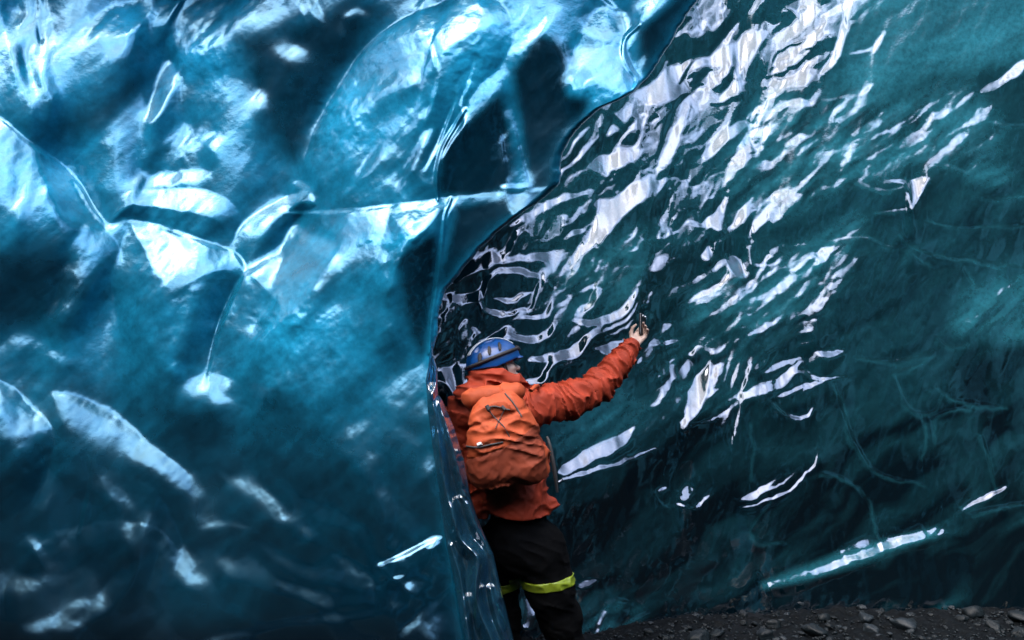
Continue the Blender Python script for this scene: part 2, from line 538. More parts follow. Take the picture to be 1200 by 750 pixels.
def elevation(v):
    return np.degrees(np.arctan((375 - v) / FPX)) + math.degrees(PITCH)
def solve(E, q0, lam, mu):
    """relief whose facets send the view ray to elevation E, least squares, in log depth"""
    tw = (E - elevation(VV)) / 2; tc = np.radians(np.clip(tw + math.degrees(PITCH), -60, 62))
    y = (375 - VV) / FPX; tt = np.tan(tc)
    g = np.clip(tt / np.maximum(1 - y * tt, .35), -1.6, 1.6)
    G = -g / FPX
    G[:-1] -= np.diff(q0, axis=0); G[-1] = 0
    win = np.minimum.reduce([sstep(0, 160, VV - V0), sstep(0, 160, V1 - VV), sstep(0, 120, UU - U0), sstep(0, 120, U1 - UU)])
    G *= win
    rhs = -np.diff(np.vstack([np.zeros((1, G.shape[1])), G]), axis=0)
    H, W = rhs.shape
    ext = np.vstack([rhs, rhs[::-1]]); ext = np.hstack([ext, ext[:, ::-1]])
    ky = 2 - 2 * np.cos(2 * np.pi * np.fft.fftfreq(2 * H)); kx = 2 - 2 * np.cos(2 * np.pi * np.fft.rfftfreq(2 * W))
    F = np.fft.rfft2(ext); F /= (ky[:, None] + lam * kx[None] + mu)
    return q0 + np.fft.irfft2(F, s=ext.shape)[:H, :W]
def facing(Q):
    """elevation the view ray really takes off the relief Q"""
    qy = np.gradient(Q, axis=0) * -FPX; qx = np.gradient(Q, axis=1) * FPX
    x = (UU - 600) / FPX; y = (375 - VV) / FPX
    a = (qx * x + 1, qx * y, qx); b = (qy * x, qy * y + 1, qy)
    n = [a[1] * b[2] - a[2] * b[1], a[2] * b[0] - a[0] * b[2], a[0] * b[1] - a[1] * b[0]]
    l = np.sqrt(n[0] ** 2 + n[1] ** 2 + n[2] ** 2); m = np.sqrt(x * x + y * y + 1)
    dn = (x * n[0] + y * n[1] + n[2]) / l / m
    ry = y / m - 2 * dn * n[1] / l; rz = 1 / m - 2 * dn * n[2] / l
    return np.degrees(np.arcsin(np.clip(ry * math.cos(PITCH) + rz * math.sin(PITCH), -1, 1)))
def carve(E, q0, lam=.11, mu=2e-5, n=4):
    T = E.copy()
    for k in range(n):
        Q = solve(T, q0, lam, mu)
        if k < n - 1: T += .6 * np.clip(E - facing(Q), -40, 40)
    return Q
def blur(A, r):
    k = np.exp(-.5 * (np.arange(-3 * r, 3 * r + 1) / r) ** 2); k /= k.sum(); n = 3 * r
    B = np.pad(A, ((n, n), (0, 0)), 'edge'); A = sum(k[i] * B[i:i + A.shape[0]] for i in range(len(k)))
    B = np.pad(A, ((0, 0), (n, n)), 'edge'); return sum(k[i] * B[:, i:i + A.shape[1]] for i in range(len(k)))
def samp(A, u, v):
    x = np.clip(u - U0, 0, A.shape[1] - 1.001); y = np.clip(v - V0, 0, A.shape[0] - 1.001)
    xi = x.astype(int); yi = y.astype(int); fx = x - xi; fy = y - yi
    return (A[yi, xi] * (1 - fx) + A[yi, xi + 1] * fx) * (1 - fy) + (A[yi + 1, xi] * (1 - fx) + A[yi + 1, xi + 1] * fx) * fy
def flow(ang, l, w, s, warp=.6, o=3):
    a = R(ang); x = UU * math.cos(a) + VV * math.sin(a); y = -UU * math.sin(a) + VV * math.cos(a)
    wx = fbm2(UU / 70, VV / 70, s + 50, 2); wy = fbm2(UU / 60, VV / 60, s + 60, 2)
    return fbm2(x / l + wx * warp, y / w + wy * warp, s, o)

# ---- left wall
prof = lambda a, b: np.interp(VV, a, b)
BL = prof([-100, 150, 300, 450, 600, 750], [.36, .35, .31, .20, .07, .03])
BL = BL + .17 * fbm2(UU / 95, VV / 75, 3, 3) * prof([300, 700], [1, .5])
run(BL, LEFT, .75, False)
BL += .25 * sstep(.02, .36, flow(36, 120, 30, 16, .9, 2)) * np.interp(VV, [400, 520], [0, 1]) * sstep(.62, .3, BL)
BL *= 1 + .28 * flow(-40, 34, 5, 12, .5, 3) * np.clip(BL, 0, 1)
BL = samp(BL, UU + 3.0 * fbm2(UU / 16, VV / 16, 68, 3), VV + 3.0 * fbm2(UU / 16, VV / 16, 69, 3))
amp = prof([350, 500, 700], [1, .8, .45])
BL += amp * (.11 * flow(-42, 60, 9, 11) + .05 * fbm2(UU / 18, VV / 15, 21, 3) + .015 * noise2(UU / 4.5, VV / 4, 5))
BL = .45 * BL + .35 * blur(BL, 4) + .20 * blur(BL, 9)
pit = np.maximum(0, noise2(UU / 5.5, VV / 4.5, 77) - .62) * 2.2
pmask = np.zeros_like(UU)
for c, r in (((475, 282), (50, 9)), ((210, 432), (22, 14)), ((585, 30), (60, 40)), ((250, 70), (50, 25)), ((690, 110), (30, 12)), ((150, 20), (40, 25)), ((75, 210), (30, 30)), ((400, 130), (40, 60)), ((345, 400), (60, 60)), ((560, 70), (50, 45))):
    ell(pmask, 1, c, *r)
BL -= pit * (.10 + .45 * pmask) * amp
BL += pmask * .14 * noise2(UU / 3.2, VV / 3.0, 31)
run(BL, LEFT, .75, True)
BL += amp * (.10 * flow(-40, 26, 3.2, 13, .5, 2) + .06 * noise2(UU / 3.4, VV / 3.1, 14) + .10 * fbm2(UU / 22, VV / 15, 15, 3)) * (.4 + np.clip(BL, 0, 1))
q0L = np.log(3.35) + .06 * sstep(520, 250, UU) - .10 * sstep(250, -150, UU) + prof([-200, 100, 420, 700, 900], [.10, .085, .03, -.06, -.14])
BL = np.minimum(BL, .80 + .15 * np.tanh((BL - .80) / .4))
QL = carve(-16 + 92 * BL, q0L, .2, n=4)
LW = (4 * fbm2(UU / 30, VV / 30, 72, 4), 4 * fbm2(UU / 30, VV / 30, 73, 4))
for amp_, r_, p_ in (
    (.050, 70, [(355, 200), (364, 165), (378, 138), (396, 108), (422, 66), (452, 36), (492, 13), (560, -10), (600, 20), (590, 70), (560, 100), (532, 150), (516, 200), (517, 230), (460, 238), (385, 244), (360, 225)]),
    (.050, 85, [(288, 318), (330, 292), (345, 268), (385, 250), (480, 241), (530, 234), (519, 290), (510, 350), (505, 415), (470, 440), (400, 480), (300, 480), (250, 450), (250, 405), (270, 360)]),
    (.040, 70, [(155, 262), (215, 276), (272, 295), (286, 318), (272, 345), (258, 380), (244, 434), (210, 450), (160, 430), (140, 380), (130, 320)]),
    (.028, 34, [(275, 292), (282, 270), (302, 250), (332, 233), (356, 225), (374, 240), (345, 262), (330, 288), (290, 315)]),
    (.050, 90, [(-120, 110), (-5, 136), (30, 164), (90, 212), (125, 264), (140, 300), (120, 360), (60, 412), (-120, 425)]),
    (.022, 40, [(128, 262), (152, 225), (230, 222), (268, 235), (283, 265), (272, 290), (215, 272), (155, 257)]),
    (.015, 60, [(245, 437), (280, 448), (294, 480), (280, 512), (245, 522), (210, 512), (196, 480), (212, 448)]),
    (.014, 50, [(60, 460), (120, 478), (178, 523), (222, 563), (210, 610), (120, 600), (60, 550), (40, 495)]),
    (.028, 50, [(-80, 436), (0, 446), (40, 480), (62, 508), (50, 570), (0, 610), (-80, 610)]),
    (.006, 60, [(275, 558), (310, 548), (352, 600), (440, 682), (430, 722), (300, 742), (200, 702), (222, 622)]),
    (.012, 34, [(440, 664), (480, 645), (518, 630), (528, 700), (530, 780), (470, 810), (440, 740)]),
    (.010, 60, [(60, 620), (150, 610), (205, 640), (190, 720), (110, 790), (20, 760), (10, 680)]),
    (.020, 40, [(455, 250), (522, 240), (505, 262), (486, 292), (466, 320), (452, 345), (440, 320)])):
    lobe(QL, amp_ * .55, r_, p_)
QL = blur(QL, 1)
# ---- right wall
BR = prof([-100, 100, 350, 560, 800], [.12, .12, .09, .07, .04]) * (1 - .6 * sstep(940, 1050, UU))
fm = np.zeros_like(UU)
poly(fm, 1, [(640, 90), (790, -40), (1010, -40), (985, 60), (940, 120), (905, 180), (885, 260), (830, 290), (770, 300), (700, 330), (660, 400), (600, 440), (480, 440), (480, 300), (600, 255)], 30)
f1 = flow(-50, 52, 15, 101, 1.1, 3); f2 = flow(-40, 34, 9, 131, 1.0, 2)
pz = sstep(.10, .17, f1)
BR += fm * (pz * (.40 + .22 * fbm2(UU / 26, VV / 22, 141, 3)) + .34 * sstep(.10, .15, f1) * sstep(.27, .18, f1) + .34 * sstep(.22, .27, f2) * (1 - .6 * pz) + .30 * sstep(.035, .01, np.abs(f1 + .05)) * sstep(.0, .2, fbm2(UU / 50, VV / 50, 142, 2) + .1) - .10 * sstep(.10, .25, -f1))
fm2 = np.zeros_like(UU)
poly(fm2, 1, [(640, 310), (760, 260), (900, 225), (985, 300), (960, 420), (880, 480), (770, 500), (690, 430)], 40)
BR += fm2 * (1 - fm) * (.42 * sstep(.17, .25, f2) + .20 * sstep(.12, .2, f1))
fz = np.zeros_like(UU)     # frosted, fractured band
poly(fz, 1, [(880, 120), (960, 105), (1040, 120), (1130, 110), (1170, 155), (1130, 190), (1040, 200), (990, 215), (940, 235), (890, 250), (850, 200)], 25)
poly(fz, .8, [(640, 310), (740, 270), (745, 340), (700, 370), (650, 380), (640, 350)], 16)
poly(fz, .9, [(820, 330), (880, 310), (930, 300), (990, 260), (1010, 265), (985, 320), (960, 370), (920, 390), (860, 390), (810, 380)], 18)
poly(fz, .7, [(1130, 340), (1200, 320), (1230, 330), (1230, 390), (1170, 395), (1120, 385)], 18)
ell(fz, .6, (690, 500), 60, 30, -20); ell(fz, .5, (840, 430), 60, 50, 0); ell(fz, .9, (1160, 205), 28, 12, 0); ell(fz, .7, (705, 725), 40, 30)
BR += fz * (.50 * sstep(.05, .30, flow(-35, 26, 6, 151, 1.0, 4)) + .12 * noise2(UU / 4, VV / 3.5, 9) + .02)
BR += .20 * prof([350, 650], [1, .75]) * flow(-44, 46, 12, 171, 1.1, 3) + .10 * flow(-62, 24, 6, 172, .9, 2) + .05 * flow(-75, 60, 6, 181, .6, 2) * sstep(650, 760, UU)
gl = np.maximum(0, noise2(UU / 6, VV / 9, 191) - .75) * 3 * sstep(560, 620, VV) * sstep(900, 760, UU)
run(BR, RIGHT)
BR += gl * .5
BR = samp(BR, UU + 3.2 * fbm2(UU / 13, VV / 13, 66, 3), VV + 3.2 * fbm2(UU / 13, VV / 13, 67, 3))
BR += .03 * noise2(UU / 5, VV / 5, 63)
CR = np.zeros_like(UU)
for w, p in CRACKS:
    stroke(CR, 1, w * .3, p, soft=3)
    x = [(a, b - w * .45) for a, b in p]; stroke(BR, .55, w * .3, x, soft=2.2, cap=.75)
    x = [(a, b + w * .6) for a, b in p]; stroke(BR, .03, w * .4, x, soft=2.5, cap=.6)
CR = samp(CR, UU + 9 * fbm2(UU / 34, VV / 34, 70, 4), VV + 9 * fbm2(UU / 34, VV / 34, 71, 4)); CR *= .45 + .55 * np.clip(.5 + 1.2 * fbm2(UU / 22, VV / 22, 65, 3), 0, 1.3)
q0R = np.log(4.9) + np.interp(UU, np.arange(U0, U1), np.convolve(np.pad(np.interp(np.arange(U0, U1), [450, 620, 820, 1300], [-.09, .01, .12, .13]), 90, 'edge'), np.hanning(181) / np.hanning(181).sum(), 'valid')) + prof([-200, 100, 420, 700, 900], [.06, .06, .03, -.055, -.16])
QR = carve(3 + 50 * BR, q0R)
lobe(QR, .0048, 20, [(892, 686), (945, 668), (1010, 646), (1092, 618), (1106, 632), (1045, 652), (955, 686), (906, 700)])
lobe(QR, .004, 12, [(1115, 606), (1150, 584), (1180, 570), (1178, 580), (1150, 594)])

def axis(a, b, dense0, dense1, step, grow=1.12):
    c = list(np.arange(dense0, dense1, step)); s = step; x = c[0]; lo = []
    while x > a: s *= grow; x -= s; lo.append(x)
    s = step; x = c[-1]; hi = []
    while x < b: s *= grow; x += s; hi.append(x)
    return np.array(lo[::-1] + c + hi)
vs = axis(-420, 1000, -20, 770, 1.35)
# left mesh: fixed columns, then columns that follow its free edge, then the side that turns away
UB = np.array([(-420, 850), (-100, 850), (0, 818), (40, 791), (90, 761), (106, 745), (114, 732), (126, 706), (145, 682), (170, 664), (195, 657), (215, 655), (235, 632), (258, 600), (290, 562), (340, 521), (375, 513), (410, 509), (435, 506), (455, 505), (480, 508), (520, 514), (560, 520), (620, 528), (680, 536), (750, 548), (1000, 590)], float)
ub = np.interp(vs, UB[:, 0], UB[:, 1]); ub = np.convolve(np.pad(ub, 2, 'edge'), np.ones(5) / 5, 'valid') + 4.5 * fbm2(vs / 26, vs * 0 + .5, 81, 4) * np.interp(vs, [380, 430], [1, .3])
ua = axis(-760, 449, -20, 450, 1.35); ua = ua[ua < 451]
nb = 230; sb = (np.arange(nb) + 1) / nb
Ul = np.hstack([np.repeat(ua[None], len(vs), 0), 450.5 + (ub[:, None] - 450.5) * sb[None]])
Vl = np.repeat(vs[:, None], Ul.shape[1], 1)
Ql = samp(QL, Ul, Vl); d = ub[:, None] - Ul
rad = np.interp(vs, [0, 100, 215, 260, 340, 430, 750], [6, 6, 12, 7, 6, 6, 8])[:, None]
rib = np.zeros_like(UU)
for w, p in ((3, [(528, 233), (521, 255), (517, 290), (512, 330), (506, 370), (503, 414)]), (2.4, [(513, 234), (512, 200), (519, 172), (534, 146), (545, 128)]), (3, [(748, 30), (733, 45), (731, 65), (739, 82), (747, 94), (739, 112)])):
    stroke(rib, 1, w, p, soft=3)
rr = np.clip(1 - d / rad, 0, 1); Ql -= .0045 * samp(rib, Ul, Vl); Ql += .0022 * rad * (1 - np.sqrt(np.maximum(1 - rr ** 2, 0)))
ns = 26; k = (np.arange(ns) + 1) / ns
Us = ub[:, None] - 34 * k[None] ** 1.4 - 6 * np.sin(k * 9)[None] * k[None]
back = np.log(np.interp(vs, [120, 330], [4.35, 6.1]))[:, None]
Qs = Ql[:, -1:] + (back - Ql[:, -1:]) * k[None] ** 1.3
Ul = np.hstack([Ul, Us]); Vl = np.hstack([Vl, np.repeat(vs[:, None], ns, 1)]); Ql = np.hstack([Ql, Qs])
frost_shadeL = .46 + .18 * flow(-42, 110, 14, 211, .7, 4) + .20 * fbm2(UU / 55, VV / 48, 221, 4) + .30 * pmask
frost_shadeL = np.clip(frost_shadeL, 0, 1) * prof([0, 400, 560, 750], [1, .62, .12, .0])  # colour fades down the wall, standing in for the fall-off of light
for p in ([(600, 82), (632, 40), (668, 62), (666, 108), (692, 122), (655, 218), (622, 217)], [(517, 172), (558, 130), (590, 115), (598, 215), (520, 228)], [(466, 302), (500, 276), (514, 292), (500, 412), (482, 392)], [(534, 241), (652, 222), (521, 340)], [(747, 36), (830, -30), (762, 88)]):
    poly(frost_shadeL, .03, p, 10)  # facets turning away: their shade is put into the colour
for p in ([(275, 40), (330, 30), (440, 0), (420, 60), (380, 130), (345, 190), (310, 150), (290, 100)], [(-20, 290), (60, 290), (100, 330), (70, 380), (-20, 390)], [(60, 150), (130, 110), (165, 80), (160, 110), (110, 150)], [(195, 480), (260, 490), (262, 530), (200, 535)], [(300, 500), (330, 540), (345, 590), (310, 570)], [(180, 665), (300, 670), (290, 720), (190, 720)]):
    poly(frost_shadeL, .05, p, 24, .92)  # dark hollows: shade put into the colour along with clear ice
mattL = np.clip(.58 + .3 * fbm2(UU / 60, VV / 60, 231, 3), .2, 1) * prof([380, 480], [1, 1.15])
# ridges, balls and rims of the wall were melted smooth: glossier
for c, r in (((560, 170), (60, 70)), ((680, 70), (80, 70)), ((500, 340), (40, 90)), ((470, 680), (90, 60))):
    ell(mattL, .12, c, *r)

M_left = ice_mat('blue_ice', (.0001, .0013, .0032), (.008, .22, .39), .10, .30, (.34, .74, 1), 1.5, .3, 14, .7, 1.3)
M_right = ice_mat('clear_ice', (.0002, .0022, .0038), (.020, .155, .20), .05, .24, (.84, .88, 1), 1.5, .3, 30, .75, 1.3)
PL = P(Ul, Vl, np.exp(Ql)); PL[..., 2] = np.where(PL[..., 2] > 3.7, 3.7 + .35 * np.tanh((PL[..., 2] - 3.7) / .35), PL[..., 2])   # the wall's own crest
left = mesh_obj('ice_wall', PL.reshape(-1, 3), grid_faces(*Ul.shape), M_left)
ed = np.clip(ub[:, None] - Ul, 0, 60); ed[:, -ns:] = 0  # distance to the free edge, which gets a bluer tint
attr(left, 'frost_and_light', np.clip(samp(frost_shadeL, Ul, Vl) + .45 * np.exp(-ed / 7) * np.interp(Vl, [300, 600], [1, .4]), 0, 1)); attr(left, 'matt', samp(mattL, Ul, Vl))
tag(left, 'smooth scalloped blue ice wall bulging on the left, with pale seams between its hollows', 'ice wall')
ur = axis(330, 2000, 480, 1220, 1.35)
Ur, Vr = np.meshgrid(ur, vs)
frost_glowR = prof([0, 300, 480, 700], [.12, .10, .04, .01]) + .10 * flow(-38, 80, 22, 241, .9, 4) + .50 * fz * (.45 + .8 * flow(-38, 34, 8, 251, .8, 4)) + .12 * CR
glow = np.zeros_like(UU)  # light coming down through the ice, painted into the base colour
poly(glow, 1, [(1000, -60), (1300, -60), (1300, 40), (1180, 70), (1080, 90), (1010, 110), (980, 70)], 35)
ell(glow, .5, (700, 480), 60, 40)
frost_glowR += .50 * glow * (.8 + .6 * flow(-15, 90, 18, 261, .6, 3)) + .05 * fm
stroke(frost_glowR, .34, 15, [(896, 686), (1000, 654), (1095, 624)], soft=8)  # glow of the bubbly ledge, painted into its colour
frost_glowR = np.clip(frost_glowR, 0, 1)
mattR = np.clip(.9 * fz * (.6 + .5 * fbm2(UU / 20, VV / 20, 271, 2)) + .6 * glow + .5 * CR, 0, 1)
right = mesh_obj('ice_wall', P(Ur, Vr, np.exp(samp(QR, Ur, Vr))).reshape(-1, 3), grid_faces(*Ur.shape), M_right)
attr(right, 'frost_and_light', samp(frost_glowR, Ur, Vr)); attr(right, 'matt', samp(mattR, Ur, Vr))
tag(right, 'glossy rippled clear dark teal ice wall on the right, with mirror-bright ripples', 'ice wall')

# ---- translucent ice fin in front of the climber's left side
FL = np.array([(405, 505), (415, 503), (430, 501), (445, 498), (462, 500), (480, 501), (520, 506), (560, 512), (600, 517), (640, 521), (700, 525), (750, 530), (1000, 560)], float)
FR = np.array([(405, 507), (415, 508), (430, 512), (445, 513), (462, 513), (470, 519), (500, 532), (540, 544), (580, 551), (610, 561), (650, 579), (700, 590), (750, 602), (1000, 650)], float)
fv = np.arange(405, 960, 1.6); nf = 72; t = np.linspace(0, 1, nf)
fl = np.interp(fv, *FL.T); fr = np.interp(fv, *FR.T)
fu = fl[:, None] + (fr - fl)[:, None] * t[None]; FV = np.repeat(fv[:, None], nf, 1)
rel = np.zeros_like(UU)
for h, w, p in ((1, 9, [(505, 405), (500, 432), (499, 450), (505, 463)]), (1, 7, [(507, 405), (512, 440), (510, 455), (505, 464)]),
                (1, 12, [(506, 465), (512, 500), (518, 550), (526, 590), (540, 632), (560, 655), (557, 690), (564, 722), (578, 755), (600, 830)]),
                (.8, 10, [(514, 470), (528, 515), (540, 560), (556, 610), (578, 650), (588, 700)]),
                (.7, 9, [(528, 640), (540, 680), (545, 720), (552, 760)]), (.6, 8, [(575, 690), (582, 720), (595, 760)]),
                (.5, 4, [(543, 572), (552, 580)]), (.5, 4, [(539, 583), (551, 588)]), (.6, 4, [(562, 620), (578, 640)])):
    stroke(rel, h, w * .4, p, soft=w * .9)
rel += .25 * fbm2(UU / 14, VV / 30, 301, 3)
prf = np.sqrt(np.clip(1 - (2 * t - 1) ** 2, 0, 1))[None]
wid = ((fr - fl) / FPX * 3.3)[:, None]
zc = np.interp(fv, [405, 520, 750, 960], [3.36, 3.28, 3.22, 3.15])[:, None] + 0 * t[None]
Zf = zc - prf * (.28 * wid + .085 * samp(rel, fu, FV)); Zb = zc + prf * (.35 * wid + .02 * fbm2(fu / 20, FV / 40, 311, 2))
Vf = np.vstack([P(fu, FV, Zf).reshape(-1, 3), P(fu, FV, Zb).reshape(-1, 3)])
Ff = np.vstack([grid_faces(len(fv), nf), grid_faces(len(fv), nf, True) + len(fv) * nf])
mf, nt, b = new_mat('glass_ice')
b.inputs['Coat Weight'].default_value = .9; b.inputs['Coat IOR'].default_value = 2; b.inputs['Coat Roughness'].default_value = .03
b.inputs['Base Color'].default_value = (.07, .36, .62, 1); b.inputs['Transmission Weight'].default_value = .95
b.inputs['IOR'].default_value = 1.31; b.inputs['Roughness'].default_value = .03; b.inputs['Specular IOR Level'].default_value = 1.0
fin = mesh_obj('ice_fin', Vf, Ff, mf)
bm_ = __import__('bmesh'); b_ = bm_.new(); b_.from_mesh(fin.data); bm_.ops.remove_doubles(b_, verts=b_.verts, dist=.0005); bm_.ops.recalc_face_normals(b_, faces=b_.faces); b_.to_mesh(fin.data); b_.free()
for pl in fin.data.polygons: pl.use_smooth = True
tag(fin, 'narrow see-through ridge of blue ice standing in front of the climber', 'ice ridge')

# ------------------------------------------------------------------ ground, stones, added unseen bank behind
def gz(x, y):
    return .03 * sstep(.8, 3.0, x) * sstep(2.5, 4.6, y) + .05 * fbm2(x * .9 + 3, y * .9, 401, 3) - .02
gx = axis(-60, 60, -3.2, 4.6, .025, 1.25); gy = axis(-60, 60, 2.0, 6.2, .025, 1.25)
GX, GY = np.meshgrid(gx, gy)
near = sstep(9, 5, np.hypot(GX, GY - 4))
GZ = gz(GX, GY) * near + near * (.020 * noise2(GX * 14, GY * 14, 411) + .014 * noise2(GX * 31, GY * 31, 421))
M_ground = simple('wet_gravel', (.0012, .0020, .0026), .6, .8, 60, .6, 25, **{'Specular IOR Level': .06})
ground = mesh_obj('ground', np.stack([GX, GY, GZ], -1).reshape(-1, 3), grid_faces(*GX.shape), M_ground)
tag(ground, kind='structure')
def rock(seed, n=14, rough=.28):
    r = np.random.default_rng(seed); th = np.linspace(0, np.pi, n); ph = np.linspace(0, 2 * np.pi, 2 * n, endpoint=False)
    T, H = np.meshgrid(th, ph, indexing='ij'); D = np.stack([np.sin(T) * np.cos(H), np.sin(T) * np.sin(H), np.cos(T)], -1)
    rad = np.ones(T.shape)
    for _ in range(9):          # chipped faces
        nrm = r.normal(size=3); nrm /= np.linalg.norm(nrm); c = D @ nrm; off = r.uniform(.55, .85)
        rad = np.where(c > .05, np.minimum(rad, off / np.maximum(c, .05)), rad)
    rad = rad * (1 + .12 * noise3(D[..., 0] * 2.5 + seed, D[..., 1] * 2.5, D[..., 2] * 2.5, seed))
    V = D * rad[..., None] * np.array([1, r.uniform(.6, .95), r.uniform(.45, .75)])
    i = np.arange(T.size).reshape(T.shape); j = np.roll(i, -1, 1)
    return V.reshape(-1, 3), np.stack([i[:-1], i[1:], j[1:], j[:-1]], -1).reshape(-1, 4)
M_stone = simple('wet_stone', (.003, .0055, .007), .45, .5, 40, .5, 9, **{'Specular IOR Level': .15})
M_pale = simple('pale_stone', (.007, .011, .014), .45, .5, 40, .4, 9, **{'Specular IOR Level': .2})
stones = [rock(s) for s in range(8)]
sm = []
def ground_at(u, v):
    d = P(u, v, 1.0) - CAM; s = -CZ / d[2]
    for _ in range(12):
        p = CAM + d * s; s = (float(gz(np.array(p[0]), np.array(p[1]))) - CZ) / d[2]
    return CAM + d * s
G_ST = 'wet stones lying on the cave floor'
big = [(985 * .24 + 745 - 50, 712, .085), (872, 722, .05), (905, 735, .07), (930, 706, .04), (965, 726, .06), (1010, 715, .045), (1048, 712, .05), (1068, 733, .065), (1100, 708, .04),
       (1128, 728, .06), (1165, 737, .075), (1188, 712, .045), (1150, 707, .035), (1020, 742, .07), (840, 745, .06), (805, 738, .04), (982, 702, .05), (1085, 700, .035), (760, 742, .045), (1195, 745, .06)]
big += [(1140, 722, .10), (1060, 738, .09), (955, 742, .09), (1200, 730, .10), (1015, 728, .07), (820, 752, .09), (895, 748, .08)]
for k in range(130):
    u = rng.uniform(735, 1210); v = 701 + 52 * rng.uniform(0, 1) ** .8 + max(0, (860 - u)) * .12
    big.append((u, v, rng.uniform(.012, .035)))
for k, (u, v, r) in enumerate(big):
    p = ground_at(u, v); V, F = stones[k % 8]
    if k < 8 or k % 8 >= len(sm):
        o = mesh_obj('stone', V, F, M_stone if k % 5 else M_pale); sm.append(o)
    else:
        o = sm[k % 8].copy(); COL.objects.link(o)
    o.scale = (r, r, r); o.location = p + np.array([0, 0, r * .22]); o.rotation_euler = (rng.uniform(-.3, .3), rng.uniform(-.3, .3), rng.uniform(0, 6.28))
    tag(o, 'dark wet angular stone lying on the gravel at the right wall foot', 'stone', G_ST)
PV, PF = [], []; n0 = 0
for k in range(3800):
    u = rng.uniform(560, 1260); v = rng.uniform(692, 790); p = ground_at(u, v); V, F = rock(0, 5) if k == 0 else (V5, F5)
    V5, F5 = V, F
    a = rng.uniform(0, 6.28); r = rng.uniform(.005, .016); c, s = math.cos(a), math.sin(a)
    W = V @ np.array([[c, s, 0], [-s, c, 0], [0, 0, 1]]) * r * rng.uniform(.6, 1.3, 3) + p + np.array([0, 0, .006])
    PV.append(W); PF.append(F + n0); n0 += len(W)
peb = mesh_obj('gravel', np.vstack(PV), np.vstack(PF), M_stone); tag(peb, 'fine wet dark gravel covering the cave floor', 'gravel', kind='stuff')
# added unseen slope behind the viewer: cuts off low sky, darkens the ice reflections
a = np.linspace(R(150), R(390), 90); r_ = np.linspace(7, 24, 30)
A_, R_ = np.meshgrid(a, r_)
HZ = (8.2 + 1.6 * fbm2(A_ * 4, R_ * 0 + 2, 501, 3)) * sstep(6.5, 13, R_) * np.clip(1.15 - .1 * np.cos(A_ - R(270)), 0, 2) + .5 * fbm2(R_ * .8, A_ * 9, 511, 3) - .1
M_light_block, nt, b = new_mat('light_block_patches'); tc_ = nt.nodes.new('ShaderNodeTexCoord'); n_ = nt.nodes.new('ShaderNodeTexNoise'); n_.inputs['Scale'].default_value = .55; n_.inputs['Detail'].default_value = 6  # blue patches added so the ice reflects some mid-tones
nt.links.new(tc_.outputs['Object'], n_.inputs['Vector']); r_p = nt.nodes.new('ShaderNodeValToRGB'); r_p.color_ramp.elements[0].position = .50; r_p.color_ramp.elements[0].color = (.003, .0035, .0035, 1)
r_p.color_ramp.elements[1].position = .66; r_p.color_ramp.elements[1].color = (.028, .12, .155, 1)
nt.links.new(n_.outputs['Fac'], r_p.inputs['Fac']); nt.links.new(r_p.outputs['Color'], b.inputs['Base Color']); b.inputs['Roughness'].default_value = .9; b.inputs['Specular IOR Level'].default_value = .05
added_light_block = mesh_obj('added_light_block', np.stack([R_ * np.cos(A_), R_ * np.sin(A_) + 2, HZ], -1).reshape(-1, 3), grid_faces(*A_.shape), M_light_block)
tag(added_light_block, kind='structure')

# ------------------------------------------------------------------ figure: distance fields turned into skins
def surfnet(fn, lo, hi, h):
    lo = np.asarray(lo, float); n = np.ceil((np.asarray(hi) - lo) / h).astype(int) + 1
    g = [lo[i] + np.arange(n[i]) * h for i in range(3)]
    X, Y, Z = np.meshgrid(*g, indexing='ij'); D = fn(X, Y, Z)
    ins = D < 0
    c = lambda A, i, j, k: A[i:n[0] - 1 + i, j:n[1] - 1 + j, k:n[2] - 1 + k]
    cnt = sum(c(ins, i, j, k).astype(np.int8) for i in (0, 1) for j in (0, 1) for k in (0, 1))
    act = (cnt > 0) & (cnt < 8); idx = -np.ones(act.shape, np.int64); ci = np.argwhere(act); idx[act] = np.arange(len(ci))
    acc = np.zeros((len(ci), 3)); num = np.zeros(len(ci))
    for ax in range(3):
        for o in ((0, 0), (0, 1), (1, 0), (1, 1)):
            a = [0, 0, 0]; others = [q for q in range(3) if q != ax]; a[others[0]], a[others[1]] = o
            b = list(a); b[ax] = 1
            da = D[ci[:, 0] + a[0], ci[:, 1] + a[1], ci[:, 2] + a[2]]; db = D[ci[:, 0] + b[0], ci[:, 1] + b[1], ci[:, 2] + b[2]]
            m = (da < 0) != (db < 0); tt = np.where(m, da / np.where(m, da - db, 1), 0)
            p = np.tile(np.array(a, float), (len(ci), 1)); p[:, ax] = tt
            acc[m] += p[m]; num[m] += 1
    V = lo + (ci + acc / num[:, None]) * h
    F = []
    for ax in range(3):
        o1, o2 = [q for q in range(3) if q != ax]
        s0 = [slice(None)] * 3; s1 = [slice(None)] * 3; s0[ax] = slice(0, -1); s1[ax] = slice(1, None)
        A, B = ins[tuple(s0)], ins[tuple(s1)]
        e = np.argwhere(A != B)
        e = e[(e[:, o1] > 0) & (e[:, o2] > 0) & (e[:, o1] < n[o1] - 1) & (e[:, o2] < n[o2] - 1)]
        def cell(d1, d2):
            q = e.copy(); q[:, o1] -= d1; q[:, o2] -= d2; return idx[q[:, 0], q[:, 1], q[:, 2]]
        f = np.stack([cell(1, 1), cell(0, 1), cell(0, 0), cell(1, 0)], -1)
        sgn = A[e[:, 0], e[:, 1], e[:, 2]]
        if ax == 1: sgn = ~sgn
        f[~sgn] = f[~sgn][:, ::-1]; F.append(f)
    return V, np.vstack(F)
def smin(a, b, k):
    h = np.clip(.5 + .5 * (b - a) / k, 0, 1); return b * (1 - h) + a * h - k * h * (1 - h)
